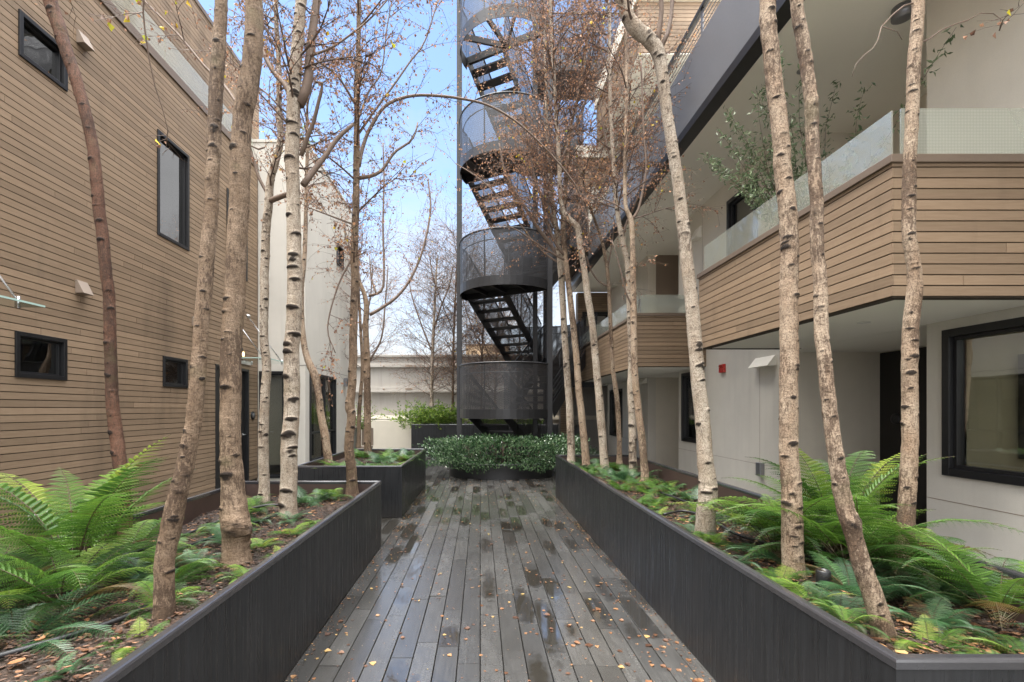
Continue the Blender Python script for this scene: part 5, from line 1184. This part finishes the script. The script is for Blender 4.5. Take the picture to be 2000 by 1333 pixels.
for (y,x) in spots[:298]:
    o=bpy.data.objects.new('fallen_leaf',rr.choice(LMV)); col.objects.link(o); s=rr.choice((.015,.02,.026,.032,.045)) *rr.uniform(.8,1.15); o.scale=(s,s,s*rr.uniform(.5,1.1)); o.location=(x,y,.0005); o.rotation_euler=(0,0,rr.uniform(0,6.28))
    tag(o,'small dry brown or orange leaf lying on the wet grey boards','fallen leaf','dry leaves scattered on the deck')
def scatter(name,label,items,mat,kind='stuff'):
    m=MB()
    for (x,y,z,s,r,flat) in items:
        a=rr.uniform(0,6.28); c,sn=math.cos(a),math.sin(a); w=s*rr.uniform(.3,.75); t1=rr.uniform(-1,1)*flat*s; t2=rr.uniform(-1,1)*flat*s
        b=len(m.v); m.v.append((x,y,z))
        K=7 if s>.012 else 4
        for k in range(K):
            q=6.283*k/K; ex=.5*s*math.cos(q)*rr.uniform(.75,1.2)*(1.25 if k==0 else 1); ey=.5*w*math.sin(q)*rr.uniform(.7,1.25); m.v.append((x+c*ex-sn*ey,y+sn*ex+c*ey,z+.003+abs(ex/s)*abs(t1)*1.3+abs(ey/s)*abs(t2)*1.6))
        for k in range(K): m.face((b,b+1+k,b+1+(k+1)%K),0,r,None,True)
    o=m.build(name,mat); tag(o,label,name.replace('_',' '),kind=kind); return o
it=[(x,y,.0015,rr.uniform(.02,.034),rr.random(),.15) for (y,x) in spots[298:]]
for _ in range(1500):
    y=1.9+rr.random()**1.2*8; it.append((rr.uniform(XL+.01,XR-.01),y,.0012,rr.uniform(.004,.010),rr.random(),.1))
for _ in range(700):
    y=1.9+rr.random()*7; it.append((rr.choice((XL+abs(rr.gauss(0,.05))+.01,XR-abs(rr.gauss(0,.05))-.01)),y,.0012,rr.uniform(.005,.018),rr.random(),.1))
scatter('leaf_litter','small leaf scraps and farther leaves strewn over the wet deck',it,M['leafground'])
def soil_z(kind,x,y): 
    f={'A':soilA,'R':soilR,'B':soilB}[kind]; return f(x,y)+.028*mnoise.noise(Vector((x*3,y*3,1)))+.012*mnoise.noise(Vector((x*14,y*14,3)))
def litter(kind,x0,x1,y0,y1,n,s0,s1,lo,hi,yp=1.0):
    out=[]
    for _ in range(n):
        x=rr.uniform(x0,x1); y=y0+(y1-y0)*rr.random()**yp; out.append((x,y,soil_z(kind,x,y)+.004+rr.random()*.012,rr.uniform(s0,s1),rr.uniform(lo,hi),.25))
    return out
it=litter('A',-2.54,-1.14,1.2,5.25,11000,.008,.034,0,1,1.3)+litter('R',1.36,2.54,1.58,8.3,15000,.008,.034,0,1,1.5)+litter('B',-2.5,-1.15,6.8,9.6,2500,.02,.05,0,1)
scatter('mulch_debris','brown bark chips covering the soil of the planters',it,M['chip'])
it=litter('A',-2.54,-1.14,1.2,5.25,450,.025,.05,0,1,1.4)+litter('R',1.36,2.54,1.58,8.3,1450,.025,.05,0,1,1.7)
scatter('planter_leaf_litter','orange and tan dead leaves caught among the ferns',it,M['leafground'])

# ------------------------------------------------------------------ small things
def hose(label,pts,r=.011):
    sp_,_=smooth_path([Vector(p) for p in pts],[1]*len(pts),.05); m=MB(); m.tube(sp_,r,10); o=m.build('irrigation_hose',M['rubber']); tag(o,label,'hose','black irrigation hoses in the planters')
hose('black irrigation hose looping beside the burled birch',[(-2.45,3.0,.52),(-2.3,3.6,.53),(-2.2,4.1,.56),(-2.05,4.5,.60),(-1.85,4.55,.60),(-1.8,4.3,.57),(-2.0,3.7,.54),(-2.1,3.3,.53)])
hose('black hose crossing the mulch at the lower picture corner',[(-2.5,1.5,.50),(-2.1,1.72,.53),(-1.8,1.98,.54),(-1.65,2.3,.53),(-1.7,2.6,.52)],.012)
hose('black irrigation hose along the brown inner side of the longest planter',[(2.0,6.2,.55),(2.05,5.4,.56),(2.15,4.7,.55),(2.25,4.2,.53),(2.3,3.8,.52),(2.42,3.3,.5)])
hose('black hose curving past the foot of the elbow-topped birch',[(1.62,4.3,.57),(1.85,4.4,.58),(1.95,4.1,.57),(1.95,3.7,.55),(2.1,3.3,.54),(2.2,3.0,.53)])
gx=P(1608,1150,2.62)
gl=tag(empty('ground_light',(gx.x,gx.y,.50)),'small dark cylindrical ground light between the stout birch and the leaning birch','garden light')
quick('lamp_body',M['steel'],lambda m:m.lathe((0,0,0),[(.035,0),(.035,.13),(.032,.135),(.027,.135),(.027,.11),(.001,.11)],24),gl)
quick('lens',M['clear'],lambda m:m.lathe((0,0,.112),[(.026,0),(.026,.004),(.001,.005)],20),gl)
# covered kettle grill in the far recess
gr=tag(empty('kettle_grill',((1132-CX)/F*16.6,16.6,0)),'dark domed grill standing in the shadowed far recess','grill')
quick('bowl',M['fascia'],lambda m:m.lathe((0,0,.72),[(.001,-.22),(.18,-.18),(.27,-.05),(.28,0),(.29,.0),(.28,.06),(.2,.2),(.08,.27),(.001,.28)],28),gr)
quick('lid_handle',M['black'],lambda m:m.tube([(-.07,0,1.0),(-.06,0,1.05),(.06,0,1.05),(.07,0,1.0)],.012,8),gr)
for a in (0.5,2.6,4.7): quick('leg',M['rail'],lambda m:m.tube([(.16*math.cos(a),.16*math.sin(a),.55),(.30*math.cos(a),.30*math.sin(a),.012)],.012,8),gr)
# table on second balcony
tb=tag(empty('balcony_table',(3.6,9.75,2.6)),'grey metal table seen through the glass of the second balcony','table')
quick('table_top',M['rail'],lambda m:m.box(-.5,.52,-.3,.3,1.02,1.05),tb,bevel=.005)
for sx in (-.46,.46):
    for sy in (-.26,.26): quick('leg',M['rail'],lambda m:m.box(sx-.02,sx+.02,sy-.02,sy+.02,.002,1.018),tb)
bl=tag(empty('table_bowl',(3.68,9.75,3.652)),'shallow dark dish standing on the balcony table','bowl')
bpy.data.objects.remove(bl)
# garden bench by end wall
bn=tag(empty('garden_chair',(-3.55,14.0,0)),'grey-green slatted garden seat by the end wall behind the square planter','garden chair')
quick('seat',M['taupe'],lambda m:[m.box(-.3,.4,-.3+k*.12,-.2+k*.12,.40,.43) for k in range(5)],bn)
quick('backrest',M['taupe'],lambda m:[m.box(-.3+k*.12,-.2+k*.12,.31,.34,.44,.95) for k in range(6)],bn)
for sx in (-.28,.36):
    for sy in (-.26,.30): quick('leg',M['rail'],lambda m:m.box(sx-.025,sx+.025,sy-.025,sy+.025,.002,.398),bn)
cb=tag(empty('utility_cabinet',(-3.62,13.35,0)),'plain grey-green cabinet standing by the corner of the pale house','cabinet')
quick('body',varied('cabinet_paint',(.22,.23,.20),.5,.1),lambda m:m.box(-.15,.18,-.12,.2,.002,.98),cb,bevel=.006); quick('lid',M['taupe'],lambda m:m.box(-.17,.20,-.14,.22,.982,1.01),cb,bevel=.004)

# ------------------------------------------------------------------ camera, light, sky
cd=bpy.data.cameras.new('camera'); cam=bpy.data.objects.new('camera',cd); col.objects.link(cam); scene.camera=cam
cam.location=(0,0,H); cam.rotation_euler=(math.radians(90),0,0); cd.sensor_width=36; cd.lens=F/2000*36
cd.shift_x=(1000-CX)/2000; cd.shift_y=(HY-666.5)/2000; cd.clip_end=500; cd.clip_start=.05
SE,SA=math.radians(72),math.radians(245)     # soft bright sky light from behind the viewer
sd=bpy.data.lights.new('sun','SUN'); sd.energy=SUN_E; sd.angle=math.radians(25); sd.color=(1,.93,.82)
so=bpy.data.objects.new('sun',sd); col.objects.link(so)
dirv=Vector((math.sin(SA)*math.cos(SE),math.cos(SA)*math.cos(SE),math.sin(SE)))
so.rotation_euler=dirv.to_track_quat('Z','Y').to_euler()
w=bpy.data.worlds.new('World'); scene.world=w; w.use_nodes=True; nt=w.node_tree; nt.nodes.clear(); n=N(nt)
sky=nt.nodes.new('ShaderNodeTexSky'); sky.sky_type='NISHITA'; sky.sun_disc=False; sky.sun_elevation=SE; sky.sun_rotation=SA; sky.air_density=1.0; sky.dust_density=.6; sky.ozone_density=1.5
b1=nt.nodes.new('ShaderNodeBackground'); n.link(sky.outputs[0],b1.inputs[0]); b1.inputs[1].default_value=SKY_S
tc=nt.nodes.new('ShaderNodeTexCoord').outputs['Generated']; sx=n('SeparateXYZ',i_0=tc); z=sx.outputs[2]; yv=sx.outputs[1]
cn=n.noise(tc,2.2,8,.62,(1,1,2.6)); cn2=n.noise(tc,7,6,.65,(1,1,2.2))
# thin cloud: thick near the horizon, broken higher up, bright unseen cover overhead and behind added as fill
cov=n.math('ADD',n.math('ADD',n.math('MULTIPLY',n.math('SUBTRACT',cn,.5),1.5),n.math('MULTIPLY',n.math('SUBTRACT',cn2,.5),.5)),n.math('SUBTRACT',.95,n.math('MULTIPLY',z,1.75)))
cov=n.math('MAXIMUM',cov,n.math('MULTIPLY',n.math('SUBTRACT',.25,yv),2.5)); cov=n.math('ADD',cov,n.math('MULTIPLY',n.math('MAXIMUM',n.math('SUBTRACT',sx.outputs[0],.27),0.0),4.0)); cov=n.math('MAXIMUM',n.ramp(cov,[(.12,0),(.85,1)]),n.ramp(z,[(.70,0),(.86,1)]))  # extra cover over the apartment side, out of view, added for window reflections
b2=nt.nodes.new('ShaderNodeBackground'); b2.inputs[0].default_value=(.985,.985,1.0,1)
stg=n.math('MULTIPLY',n.math('ADD',n.math('MULTIPLY',cn2,.35),.80),n.math('ADD',CLOUD_F,n.math('MULTIPLY',n.math('MAXIMUM',n.ramp(z,[(.70,0),(.86,1)]),n.math('MULTIPLY',n.ramp(n.math('SUBTRACT',.35,yv),[(0,0),(.6,1)]),.20)),CLOUD_B)))  # cloud strength raised outside the view to fill the courtyard with light
n.link(stg,b2.inputs[1])
mx=nt.nodes.new('ShaderNodeMixShader'); n.link(cov,mx.inputs[0]); n.link(b1.outputs[0],mx.inputs[1]); n.link(b2.outputs[0],mx.inputs[2])
wo=nt.nodes.new('ShaderNodeOutputWorld'); n.link(mx.outputs[0],wo.inputs[0])
scene.view_settings.view_transform='Standard'; scene.view_settings.look='None'; scene.view_settings.exposure=EXPO; scene.view_settings.gamma=1
scene.cycles.max_bounces=8; scene.cycles.diffuse_bounces=4; scene.cycles.glossy_bounces=4; scene.cycles.transparent_max_bounces=24; scene.cycles.transmission_bounces=4
scene.cycles.use_denoising=True
try: scene.cycles.denoiser='OPENIMAGEDENOISE'
except Exception: pass
scene.cycles.sample_clamp_indirect=6
print('leaves',NL)
